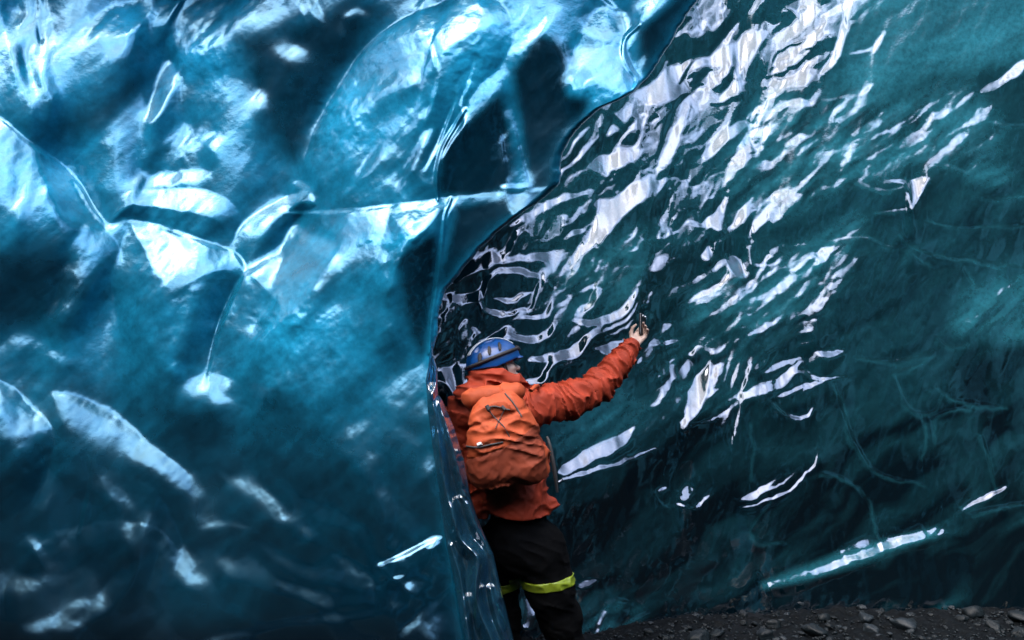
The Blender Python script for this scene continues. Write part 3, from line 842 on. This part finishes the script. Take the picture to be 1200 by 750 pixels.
def cap(X, Y, Z, a, b, ra, rb):
    a = np.asarray(a, float); b = np.asarray(b, float); d = b - a; l = d @ d + 1e-12
    t = np.clip(((X - a[0]) * d[0] + (Y - a[1]) * d[1] + (Z - a[2]) * d[2]) / l, 0, 1)
    return np.sqrt((X - a[0] - t * d[0]) ** 2 + (Y - a[1] - t * d[1]) ** 2 + (Z - a[2] - t * d[2]) ** 2) - (ra + (rb - ra) * t)
def chain(X, Y, Z, pts, rad, k=.03):
    r = None
    for i in range(len(pts) - 1):
        c = cap(X, Y, Z, pts[i], pts[i + 1], rad[i], rad[i + 1]); r = c if r is None else smin(r, c, k)
    return r
def ellip(X, Y, Z, c, r, ax=None):
    d = [X - c[0], Y - c[1], Z - c[2]]
    if ax is not None: d = [d[0] * q[0] + d[1] * q[1] + d[2] * q[2] for q in ax]
    k0 = np.sqrt(sum((d[i] / r[i]) ** 2 for i in range(3))); k1 = np.sqrt(sum((d[i] / r[i] ** 2) ** 2 for i in range(3))) + 1e-9
    return k0 * (k0 - 1) / k1
def skin(name, fn, lo, hi, h, mat, parent=None, relax=1):
    V, F = surfnet(fn, lo, hi, h); o = mesh_obj(name, V, F, mat, parent)
    if relax:
        b = bm_.new(); b.from_mesh(o.data)
        for _ in range(relax): bm_.ops.smooth_vert(b, verts=b.verts, factor=.5, use_axis_x=True, use_axis_y=True, use_axis_z=True)
        b.to_mesh(o.data); b.free()
    return o
def bounds(*ps, m=.2):
    a = np.array(ps); return a.min(0) - m, a.max(0) + m

Z0 = 3.74
hipc = P(607, 622, Z0); chest = P(592, 515, Z0 + .02); neckb = P(584, 452, Z0 + .03)
shR = P(632, 472, Z0 + .02); elR = P(697, 455, Z0 + .20); wrR = P(739, 407, Z0 + .36)
shL = P(541, 477, Z0 + .04); elL = P(533, 540, Z0 + .10); wrL = P(545, 585, Z0 + .30)
hipR = P(632, 640, Z0); knR = P(645, 690, Z0 + .02); anR = P(668, 772, Z0 + .10)
hipL = P(582, 640, Z0 + .06); knL = P(589, 692, Z0 + .16); anL = P(596, 770, Z0 + .14)
anR[2] = .10; anL[2] = .10
headc = P(584, 434, Z0 + .05)
# head frame: looks to the right and away, tilted a little up
hf = np.array([.93, .26, .34]); hf /= np.linalg.norm(hf)
hr = np.cross(hf, [0, 0, 1]); hr /= np.linalg.norm(hr); hu = np.cross(hr, hf)
HA = (hf, hr, hu)
def hp(f, r, u): return headc + hf * f + hr * r + hu * u
M_skin = simple('skin', (.36, .25, .20), .5, .15, 300, .12, 20)
M_jacket = simple('orange_shell', (.20, .022, .007), .72, .35, 260, .18, 14, **{'Specular IOR Level': .25})
M_pack = simple('pack_fabric', (.23, .038, .010), .72, .4, 320, .2, 12, **{'Specular IOR Level': .25})
M_pack_shade = simple('pack_fabric_shade', (.10, .017, .006), .75, .4, 320, .2, 12, **{'Specular IOR Level': .2})  # shaded copy of the pack fabric
M_black = simple('black_fabric', (.0011, .0013, .0016), .9, .4, 240, .3, 20, **{'Specular IOR Level': .06})
M_strap = simple('black_webbing', (.012, .012, .014), .7, .4, 400, .2, 30)
M_blue = simple('blue_plastic', (.002, .044, .17), .32, .05, 90, .15, 12)
M_white = simple('white_plastic', (.42, .46, .50), .3, .05, 90, .06, 12)
M_band = simple('reflective_yellow', (.12, .165, .008), .45, .2, 300, .15, 30)
M_hair = simple('dark_hair', (.02, .014, .010), .6, .5, 160, .3, 40)
M_boot = simple('boot_leather', (.012, .011, .011), .6, .4, 90, .3, 12)
M_eye = simple('eye_white', (.6, .6, .58), .2)
M_phone = simple('phone_case', (.006, .006, .007), .3)
M_lens = simple('lens_glass', (.55, .6, .65), .1)

def f_head(X, Y, Z):
    d = ellip(X, Y, Z, hp(-.008, 0, .028), (.098, .077, .105), HA)
    d = smin(d, ellip(X, Y, Z, hp(.030, 0, -.045), (.062, .058, .070), HA), .03)     # jaw
    d = smin(d, ellip(X, Y, Z, hp(.078, 0, -.092), (.020, .026, .020), HA), .025)     # chin
    d = smin(d, cap(X, Y, Z, hp(.088, 0, .012), hp(.112, 0, -.022), .010, .014), .016)  # nose
    for s in (-1, 1):
        d = smin(d, ellip(X, Y, Z, hp(.062, s * .042, -.012), (.024, .022, .018), HA), .02)  # cheek
        d = smin(d, ellip(X, Y, Z, hp(.080, s * .028, .032), (.014, .026, .009), HA), .014)   # brow
        d = np.maximum(d, -ellip(X, Y, Z, hp(.094, s * .030, .014), (.014, .017, .010), HA))   # socket
        d = smin(d, ellip(X, Y, Z, hp(-.008, s * .079, -.008), (.020, .010, .032), HA), .008)   # ear
    d = smin(d, ellip(X, Y, Z, hp(.092, 0, -.052), (.012, .024, .007), HA), .008)
    d = smin(d, ellip(X, Y, Z, hp(.090, 0, -.066), (.012, .021, .008), HA), .008)
    d = np.maximum(d, -ellip(X, Y, Z, hp(.104, 0, -.059), (.012, .022, .0028), HA))           # mouth line
    d = smin(d, cap(X, Y, Z, hp(-.018, 0, -.06), neckb + np.array([0, .0, -.06]), .055, .060), .03)
    return d
def f_body(X, Y, Z):
    d = chain(X, Y, Z, [neckb + [0, 0, -.06], chest, hipc], [.10, .135, .125], .06)
    d = smin(d, cap(X, Y, Z, shL + [.03, 0, -.02], shR + [-.03, 0, -.02], .065, .065), .05)
    for s, e, w in ((shR, elR, wrR), (shL, elL, wrL)): d = smin(d, chain(X, Y, Z, [s, e, w], [.06, .045, .030], .02), .03)
    for h_, k_, a_ in ((hipR, knR, anR), (hipL, knL, anL)): d = smin(d, chain(X, Y, Z, [h_, k_, a_], [.085, .060, .042], .02), .03)
    d = smin(d, cap(X, Y, Z, neckb + [0, 0, -.05], hp(-.018, 0, -.05), .060, .055), .03)
    return d
def hand(w, fd, pn, scale=1.0):
    """palm + fingers; w wrist, fd finger direction, pn palm normal (towards what it holds)"""
    fd = fd / np.linalg.norm(fd); pn = pn - fd * (pn @ fd); pn /= np.linalg.norm(pn); sd = np.cross(fd, pn)
    q = lambda f, s, n: w + (fd * f + sd * s + pn * n) * scale
    def fn(X, Y, Z):
        d = cap(X, Y, Z, q(-.06, 0, 0), q(.01, 0, 0), .028 * scale, .026 * scale)
        for s in (-.028, -.009, .010, .028): d = smin(d, cap(X, Y, Z, q(.012, s * .7, 0), q(.080, s, 0), .016 * scale, .013 * scale), .012)
        L = (.84, 1.0, .93, .74)
        for s, l, bend in zip((-.030, -.010, .011, .030), L, (.30, 1.15, 1.25, 1.3)):
            p = q(.082, s, 0); ang = .25 * bend; pts = [p]; r = .0098
            for seg in (.042, .027, .021):
                ang += .55 * bend; p = p + (fd * math.cos(ang * .8) + pn * math.sin(ang * .8)) * seg * l * scale; pts.append(p)
            d = smin(d, chain(X, Y, Z, pts, [r * scale, .009 * scale, .0082 * scale, .0068 * scale], .004), .006)
        th = [q(.020, -.026, .004), q(.048, -.050, .020), q(.072, -.056, .040), q(.092, -.046, .054)]
        d = smin(d, chain(X, Y, Z, th, [.015 * scale, .012 * scale, .010 * scale, .008 * scale], .006), .010)
        return d
    return fn, q
fdR = P(757, 384, Z0 + .44) - wrR; hR, qR = hand(wrR + (wrR - elR) / np.linalg.norm(wrR - elR) * .035, fdR, P(760, 380, Z0 + .30) - P(742, 396, Z0 + .38) + np.array([.0, .02, .1]), .98)
hL, qL_ = hand(wrL + (wrL - elL) / np.linalg.norm(wrL - elL) * .03, wrL - elL, np.array([.6, .3, .2]), .98)
parts = [surfnet(f_body, *bounds(anR, anL, wrR, wrL, elL, headc, hipc, m=.16), .014), surfnet(f_head, *bounds(headc, neckb, m=.19), .0045)]
for fn, w in ((hR, wrR), (hL, wrL)): parts.append(surfnet(fn, *bounds(w, m=.24), .0038))
n0 = 0; V_, F_ = [], []
for V, F in parts: V_.append(V); F_.append(F + n0); n0 += len(V)
person = mesh_obj('person', np.vstack(V_), np.vstack(F_), M_skin)
tag(person, 'person in orange jacket and blue helmet seen from behind, right arm raised to the ice', 'person')

ax_arm = (wrR - shR) / np.linalg.norm(wrR - shR)
def wr_arm(X, Y, Z):
    s = X * ax_arm[0] + Y * ax_arm[1] + Z * ax_arm[2]
    w1 = noise3(X * 9, Y * 9, Z * 9, 601)
    n = noise3(s * 30 + w1 * 1.2, X * 7 + 3, Z * 9, 611)
    n2 = noise3(s * 60 + w1 * 2, Y * 12, Z * 14 + X * 10, 621)
    return (1 - np.abs(n)) ** 3 * .026 + (1 - np.abs(n2)) ** 3 * .009 - .012
def wr_torso(X, Y, Z):
    w1 = noise3(X * 5, Y * 5, Z * 5, 631)
    n = noise3(X * 9 + w1, Y * 9, Z * 16 - X * 8, 641); n2 = noise3(X * 22, Y * 22, Z * 34 + X * 14 + w1 * 2, 651)
    return (1 - np.abs(n)) ** 2 * .016 + (1 - np.abs(n2)) ** 2 * .006 - .010
a1 = P(665, 470, Z0 + .11); a2 = P(702, 452, Z0 + .21); a3 = P(727, 424, Z0 + .30); a4 = P(741, 404, Z0 + .37)
hemz = P(607, 606, Z0)[2]
def f_jacket(X, Y, Z):
    t = chain(X, Y, Z, [neckb + [0, 0, -.055], chest + [0, 0, .05], chest + [0, 0, -.12], P(603, 575, Z0), P(606, 625, Z0)], [.105, .150, .155, .160, .185], .06)
    t = np.maximum(t, -ellip(X, Y, Z, neckb + np.array([0, .0, .10]), (.075, .075, .13)))
    for c, r in ((P(560, 590, Z0), .15), (P(648, 590, Z0 - .01), .03), (P(572, 540, Z0), .14), (P(615, 540, Z0), .13)): t = smin(t, ellip(X, Y, Z, c, (r, r * .8, r * 1.2)), .07)
    t = smin(t, cap(X, Y, Z, shL + [.02, 0, -.03], shR + [-.02, 0, -.03], .085, .09), .06)
    t = t - wr_torso(X, Y, Z)
    sl = chain(X, Y, Z, [shR + [-.04, 0, -.02], a1, a2, a3, a4], [.105, .098, .084, .068, .052], .03) - wr_arm(X, Y, Z)
    d = smin(t, sl, .03)
    l = chain(X, Y, Z, [shL + [0, 0, -.01], elL, wrL], [.088, .080, .055], .03) - wr_arm(X, Y, Z) * .8
    d = smin(d, l, .03)
    # open cuffs and hem
    tip = a4 + (a4 - a3) / np.linalg.norm(a4 - a3) * .022; n = (a4 - a3) / np.linalg.norm(a4 - a3)
    pl = (X - tip[0]) * n[0] + (Y - tip[1]) * n[1] + (Z - tip[2]) * n[2]
    d = np.where((X - tip[0]) ** 2 + (Y - tip[1]) ** 2 + (Z - tip[2]) ** 2 < .2 ** 2, np.maximum(d, pl), d)
    hem = hemz - .05 * (X - hipc[0]) - .015 * np.cos((X - hipc[0]) * 14) + .012
    d = np.where(Z < hemz + .25, np.maximum(d, np.where((X > wrL[0] + .15) | (Z < hemz + .0), hem - Z, -1)), d)
    d = np.maximum(d, -(cap(X, Y, Z, P(607, 700, Z0), P(606, 596, Z0), .165, .14)))
    return d
jacket = skin('jacket', f_jacket, *bounds(shL, elL, wrL, a4, neckb, hipc + [.2, 0, -.02], hipc - [.2, 0, 0], m=.19), .0068, M_jacket, person)
def f_hood(X, Y, Z):       # stowed hood and collar round the neck
    c = P(583, 450, Z0 + .03); Xr, Yr, Zr = X - c[0], Y - c[1], Z - c[2]
    Zr = Zr + .10 * Xr + .18 * Yr
    ring = np.sqrt((np.sqrt((Xr / 1.35) ** 2 + (Yr / 1.05) ** 2) - .098) ** 2 + ((Zr - .01) / 1.3) ** 2) - .030
    back = ellip(X, Y, Z, P(560, 460, Z0 - .06), (.13, .07, .060))
    d = smin(ring, back, .04)
    w = noise3(X * 11, Y * 11, Z * 30 + X * 6, 661)
    return d - (1 - np.abs(w)) ** 2 * .018 + .008
hood = skin('hood', f_hood, *bounds(P(583, 455, Z0), m=.27), .0062, M_jacket, jacket)

def f_trousers(X, Y, Z):
    d = chain(X, Y, Z, [hipc + [0, 0, .06], hipc + [.0, .02, -.06]], [.150, .170], .05)
    d = smin(d, chain(X, Y, Z, [hipR + [0, 0, -.02], knR, (knR + anR) / 2, anR + [0, 0, .0]], [.150, .128, .112, .095], .05), .05)
    d = smin(d, chain(X, Y, Z, [hipL + [.01, 0, 0], knL, (knL + anL) / 2, anL], [.135, .085, .080, .075], .05), .05)
    w = noise3(X * 8, Y * 8, Z * 20 + X * 8, 671); w2 = noise3(X * 20, Y * 20, Z * 40, 673)
    return d - (1 - np.abs(w)) ** 2 * .014 - (1 - np.abs(w2)) ** 2 * .004 + .010
trousers = skin('trousers', f_trousers, *bounds(hipc + [0, 0, .12], anR, anL, knL, knR, m=.22), .0085, M_black, person)
def band(c, r, h):
    def fn(X, Y, Z):
        a = f_trousers(X, Y, Z) - .006; zz = Z - c[2] - .12 * (X - c[0]) - .10 * (Y - c[1])
        d = np.maximum(a, np.abs(zz) - h); return np.maximum(d, np.hypot(X - c[0], Y - c[1]) - r)
    return fn
skin('reflective_band', band(P(641, 681, Z0), .21, .026), *bounds(P(641, 681, Z0), m=.24), .0055, M_band, trousers)
skin('reflective_band', band(P(592, 686, Z0 + .12), .12, .026), *bounds(P(592, 686, Z0 + .12), m=.17), .0055, M_band, trousers)
for an in (anR, anL):
    def f_boot(X, Y, Z, an=an):
        d = cap(X, Y, Z, an + [0, 0, .09], an + [0, 0, -.02], .062, .060)
        d = smin(d, ellip(X, Y, Z, an + [.01, .09, -.045], (.052, .135, .055)), .04)
        d = smin(d, ellip(X, Y, Z, an + [0, -.02, -.05], (.045, .06, .05)), .03)
        return np.maximum(d, -(Z - .0))
    skin('boot', f_boot, *bounds(an + [0, .06, 0], m=.22), .008, M_boot, person)
# hair under the helmet, eyes
skin('hair', lambda X, Y, Z: np.maximum(ellip(X, Y, Z, hp(-.016, 0, .020), (.103, .083, .108), HA), (X - headc[0]) * hf[0] + (Y - headc[1]) * hf[1] + (Z - headc[2]) * hf[2] - .02 - .3 * ((X - headc[0]) * hu[0] + (Y - headc[1]) * hu[1] + (Z - headc[2]) * hu[2])), *bounds(headc, m=.17), .006, M_hair, person)
for s in (-1, 1): skin('eye', lambda X, Y, Z: ellip(X, Y, Z, hp(.080, s * .030, .013), (.0125, .0125, .0125), HA), *bounds(hp(.08, s * .03, .013), m=.02), .003, M_eye, person)
# helmet
hc = hp(-.012, 0, .050)
def hloc(X, Y, Z):
    return [(X - hc[0]) * q[0] + (Y - hc[1]) * q[1] + (Z - hc[2]) * q[2] for q in HA]
def f_helmet(X, Y, Z):
    f, r, u = hloc(X, Y, Z)
    d = ellip(X, Y, Z, hc, (.152, .122, .128), HA)
    for s in (-.058, 0, .058):    # raised ribs and vents between them
        d = d - .006 * np.exp(-((r - s) / .018) ** 2)
    for s in (-.03, .03):
        for a, b_ in ((-.085, .06), (0, .07)):
            d = np.maximum(d, -(np.sqrt(((f - a) / .030) ** 2 + ((r - s * 2.0) / .012) ** 2 + ((u - b_ - .045) / .035) ** 2) - 1) * .012)
    cut = -(u + .030 + .30 * np.minimum(f + .02, 0) * 1.0 - .10 * f)
    d = np.maximum(d, cut); d = np.maximum(d, -ellip(X, Y, Z, hc - hu * .01, (.140, .110, .116), HA))
    return smin(d, np.maximum(ellip(X, Y, Z, hc + hf * .135 - hu * .022, (.032, .085, .010), HA), -1), .008)   # short peak
helmet = skin('helmet', f_helmet, *bounds(hc, m=.20), .005, M_blue, person)
def f_top(X, Y, Z):
    f, r, u = hloc(X, Y, Z)
    d = np.abs(ellip(X, Y, Z, hc, (.158, .128, .134), HA)) - .003
    return np.maximum(d, np.maximum(-(u - .070 + .04 * f), np.abs(r + .015) - .050))
skin('helmet_panel', f_top, *bounds(hc, m=.20), .0045, M_white, helmet)
for sg in (-1, 1):
    for f0, u0 in ((-.090, .045), (-.030, .066), (.034, .070)):
        def f_vent(X, Y, Z, sg=sg, f0=f0, u0=u0):
            f, r, u = hloc(X, Y, Z)
            return np.maximum(np.abs(ellip(X, Y, Z, hc, (.157, .127, .133), HA)) - .004, np.maximum((np.hypot((f - f0 - .35 * (u - u0)) / .011, (u - u0) / .026) - 1) * .011, -r * sg))
        skin('vent', f_vent, *bounds(hc, m=.19), .0045, M_strap, helmet)
lampc = hc + hf * .150 + hu * .030
lamp = skin('headlamp', lambda X, Y, Z: ellip(X, Y, Z, lampc, (.022, .034, .022), HA), *bounds(lampc, m=.05), .004, M_strap, helmet)
ring = [hc + hf * (.158 * math.cos(q)) + hr * (.128 * math.sin(q)) + hu * (.024 + .010 * math.cos(q)) for q in np.linspace(0, 2 * math.pi, 40)]
tube_obj('lamp_band', ring, .009, M_strap, helmet)
for s in (-1, 1):
    tube_obj('chin_strap', [hc + hf * .03 + hr * s * .112 - hu * .03, hp(.030, s * .070, -.045), hp(.062, s * .03, -.108), hp(.066, 0, -.112)], .006, M_strap, helmet, n=6)

# backpack: a thing of its own, on the back
pk = P(589, 512, Z0 - .27)
bx_ = np.array([1, .0, 0]); lean = R(8)
def ploc(X, Y, Z):
    x = (X - pk[0]); y = (Y - pk[1]) * math.cos(PITCH) + (Z - pk[2]) * math.sin(PITCH); z = -(Y - pk[1]) * math.sin(PITCH) + (Z - pk[2]) * math.cos(PITCH)
    return x * math.cos(lean) + z * math.sin(lean), y, -x * math.sin(lean) + z * math.cos(lean)
def pw(x, y, z):
    c, s = math.cos(lean), math.sin(lean); X, Z = x * c - z * s, x * s + z * c
    cp, sp = math.cos(PITCH), math.sin(PITCH)
    return pk + np.array([X, y * cp - Z * sp, y * sp + Z * cp])
def rbox(x, y, z, b, r):
    q = [np.abs(a) - (c - r) for a, c in zip((x, y, z), b)]
    return np.sqrt(sum(np.maximum(a, 0) ** 2 for a in q)) + np.minimum(np.maximum.reduce(q), 0) - r
def f_pack(X, Y, Z):
    x, y, z = ploc(X, Y, Z)
    wx = 1 + .20 * sstep(.22, -.22, z) - .20 * sstep(.05, .24, z)
    yy = y - .05 * sstep(.0, .24, z) 
    d = rbox(x / wx, yy, z, (.160, .125, .235), .085)
    d = smin(d, ellip(X, Y, Z, pw(.13, -.02, -.13), (.09, .10, .10)), .05)          # side pocket
    w1 = noise3(X * 6, Y * 6, Z * 6, 701); n = noise3(x * 8 + z * 14 + w1, y * 8, z * 8 - x * 3, 711); n2 = noise3(x * 24 + z * 18, y * 20, z * 26 - x * 10 + w1 * 2, 721)
    d = d - (1 - np.abs(n)) ** 2 * .020 - (1 - np.abs(n2)) ** 2 * .008 + .014
    for zz, aa in ((.115, .012), (-.035, .010)): d = d + aa * np.exp(-((z - zz - .18 * x + .3 * x * x) / .010) ** 2)    # seams pulled in
    return d
pack = skin('backpack', f_pack, *bounds(pk, m=.36), .0065, M_pack)
tag(pack, 'orange roll-top backpack with black cords worn on the back of the person', 'backpack')
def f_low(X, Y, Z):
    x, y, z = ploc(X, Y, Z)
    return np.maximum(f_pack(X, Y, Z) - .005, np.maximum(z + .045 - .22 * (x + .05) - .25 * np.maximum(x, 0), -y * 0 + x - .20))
skin('base_shade', f_low, *bounds(pk - [0, 0, .12], m=.30), .0065, M_pack_shade, pack)  # shade on the pack's lower part, laid on as a darker skin
def on(x, z, off=.006):
    """point on the pack's outer face"""
    ys = np.linspace(-.22, .1, 160); q = np.array([pw(x, y, z) for y in ys]); d = f_pack(q[:, 0], q[:, 1], q[:, 2])
    k = np.argmax(d < 0); return pw(x, ys[k] - off, z)
def cord(name, pts, r, mat): return tube_obj(name, [on(*p) for p in pts], r, mat, pack, 6, .01)
def pxz(u, v):
    c, s = math.cos(lean), math.sin(lean); Zd = Z0 - .40
    X = (u - 589) / FPX * Zd; Zz = (512 - v) / FPX * Zd; return X * c + Zz * s, -X * s + Zz * c
cord('cord', [pxz(571, 473), pxz(578, 483), pxz(590, 494), pxz(596, 504), pxz(602, 516)], .003, M_strap)
cord('cord', [pxz(592, 475), pxz(586, 487), pxz(581, 497)], .0026, M_strap)
cord('cord', [pxz(571, 474), pxz(580, 472), pxz(592, 475), pxz(598, 476)], .0042, M_strap)
cord('strap', [pxz(592, 458), pxz(600, 466), pxz(607, 476), pxz(612, 484)], .0045, M_strap)
cord('toggle', [pxz(570, 471), pxz(573, 476)], .011, M_strap); cord('toggle', [pxz(588, 472), pxz(592, 476)], .010, M_strap)
cord('zip', [pxz(546, 520), pxz(560, 519), pxz(575, 516), pxz(590, 513)], .0045, M_strap)
cord('logo', [pxz(560, 516), pxz(565, 514)], .008, M_lens)
skin('roll_top', lambda X, Y, Z: cap(X, Y, Z, pw(-.13, .02, .215), pw(.10, .02, .222), .045, .040) - .012 * (1 - np.abs(noise3(X * 26, Y * 9, Z * 9, 731))) ** 2, *bounds(pw(0, .0, .22), m=.24), .006, M_pack, pack)
for pts in ([P(622, 458, Z0 - .14), P(630, 452, Z0 - .03), P(632, 462, Z0 + .13)], [P(555, 462, Z0 - .14), P(549, 458, Z0 - .02), P(550, 470, Z0 + .12)]):
    tube_obj('shoulder_strap', pts, .011, M_pack, pack)
tube_obj('side_strap', [P(641, 512, Z0 - .10), P(644, 520, Z0 - .12), P(648, 540, Z0 - .13), P(651, 560, Z0 - .13), P(653, 577, Z0 - .13)], [.007, .010, .011, .011, .007], M_strap, pack)
# phone held up in the right hand
pc = P(753, 381, Z0 + .42)
pd = np.array([.05, .1, 1.0]); pd /= np.linalg.norm(pd); pside = np.cross(pd, [.75, -.6, .0]); pside /= np.linalg.norm(pside); pth = np.cross(pd, pside)
PA = (pside, pth, pd)
def f_phone(X, Y, Z):
    l = [(X - pc[0]) * q[0] + (Y - pc[1]) * q[1] + (Z - pc[2]) * q[2] for q in PA]
    return rbox(*l, (.036, .0085, .070), .008)
phone = skin('phone', f_phone, *bounds(pc, m=.10), .003, M_phone, None)
tag(phone, 'small black phone held upright in the raised right hand', 'phone')
for s in (-1, 1): skin('lens', lambda X, Y, Z: ellip(X, Y, Z, pc + pd * .055 + pside * (.014 * s) - pth * .010, (.006, .006, .006)), *bounds(pc + pd * .055 + pside * (.014 * s) - pth * .010, m=.012), .002, M_lens, phone)

# ------------------------------------------------------------------ camera, light
cam = bpy.data.cameras.new('camera'); co = bpy.data.objects.new('camera', cam); COL.objects.link(co)
co.location = CAM; co.rotation_euler = (math.pi / 2 + PITCH, 0, 0); cam.lens = 24; cam.sensor_width = 36; cam.clip_end = 500
S.camera = co
W = bpy.data.worlds.new('World'); S.world = W; W.use_nodes = True
bg = W.node_tree.nodes['Background']; sky = W.node_tree.nodes.new('ShaderNodeTexSky'); sky.sky_type = 'NISHITA'
SUN_EL, SUN_AZ = R(60), R(203)          # azimuth clockwise from +Y: behind the viewer
sky.sun_disc = False; sky.sun_elevation = SUN_EL; sky.sun_rotation = SUN_AZ; sky.air_density = 1.0; sky.dust_density = 4.0; sky.ozone_density = 1.0
nt = W.node_tree; tc_ = nt.nodes.new('ShaderNodeTexCoord'); cn = nt.nodes.new('ShaderNodeTexNoise'); cn.inputs['Scale'].default_value = 3.2; cn.inputs['Detail'].default_value = 6
nt.links.new(tc_.outputs['Generated'], cn.inputs['Vector'])
cr = nt.nodes.new('ShaderNodeMapRange'); cr.inputs['From Min'].default_value = .38; cr.inputs['From Max'].default_value = .66; cr.inputs['To Min'].default_value = .5; cr.inputs['To Max'].default_value = 3.0
nt.links.new(cn.outputs['Fac'], cr.inputs['Value'])
cv = nt.nodes.new('ShaderNodeVectorMath'); cv.operation = 'SCALE'; nt.links.new(sky.outputs['Color'], cv.inputs[0]); nt.links.new(cr.outputs['Result'], cv.inputs['Scale'])
nt.links.new(cv.outputs['Vector'], bg.inputs['Color']); bg.inputs['Strength'].default_value = .15
sl = bpy.data.lights.new('sun', 'SUN'); sl.energy = 0.5; sl.angle = R(76); sl.color = (.97, .96, 1)
so = bpy.data.objects.new('sun', sl); COL.objects.link(so)
from mathutils import Vector
dv = Vector((math.sin(SUN_AZ) * math.cos(SUN_EL), math.cos(SUN_AZ) * math.cos(SUN_EL), math.sin(SUN_EL)))
so.rotation_euler = dv.to_track_quat('Z', 'Y').to_euler(); so.location = (0, -4, 9)
S.view_settings.view_transform = 'Standard'; S.view_settings.look = 'None'; S.view_settings.gamma = 1; S.view_settings.exposure = 2.3
S.view_settings.use_curve_mapping = False
S.render.engine = 'CYCLES'; c = S.cycles
c.use_denoising = True; c.max_bounces = 10; c.glossy_bounces = 4; c.diffuse_bounces = 3; c.transmission_bounces = 8
c.caustics_reflective = False; c.caustics_refractive = False; c.sample_clamp_indirect = 6
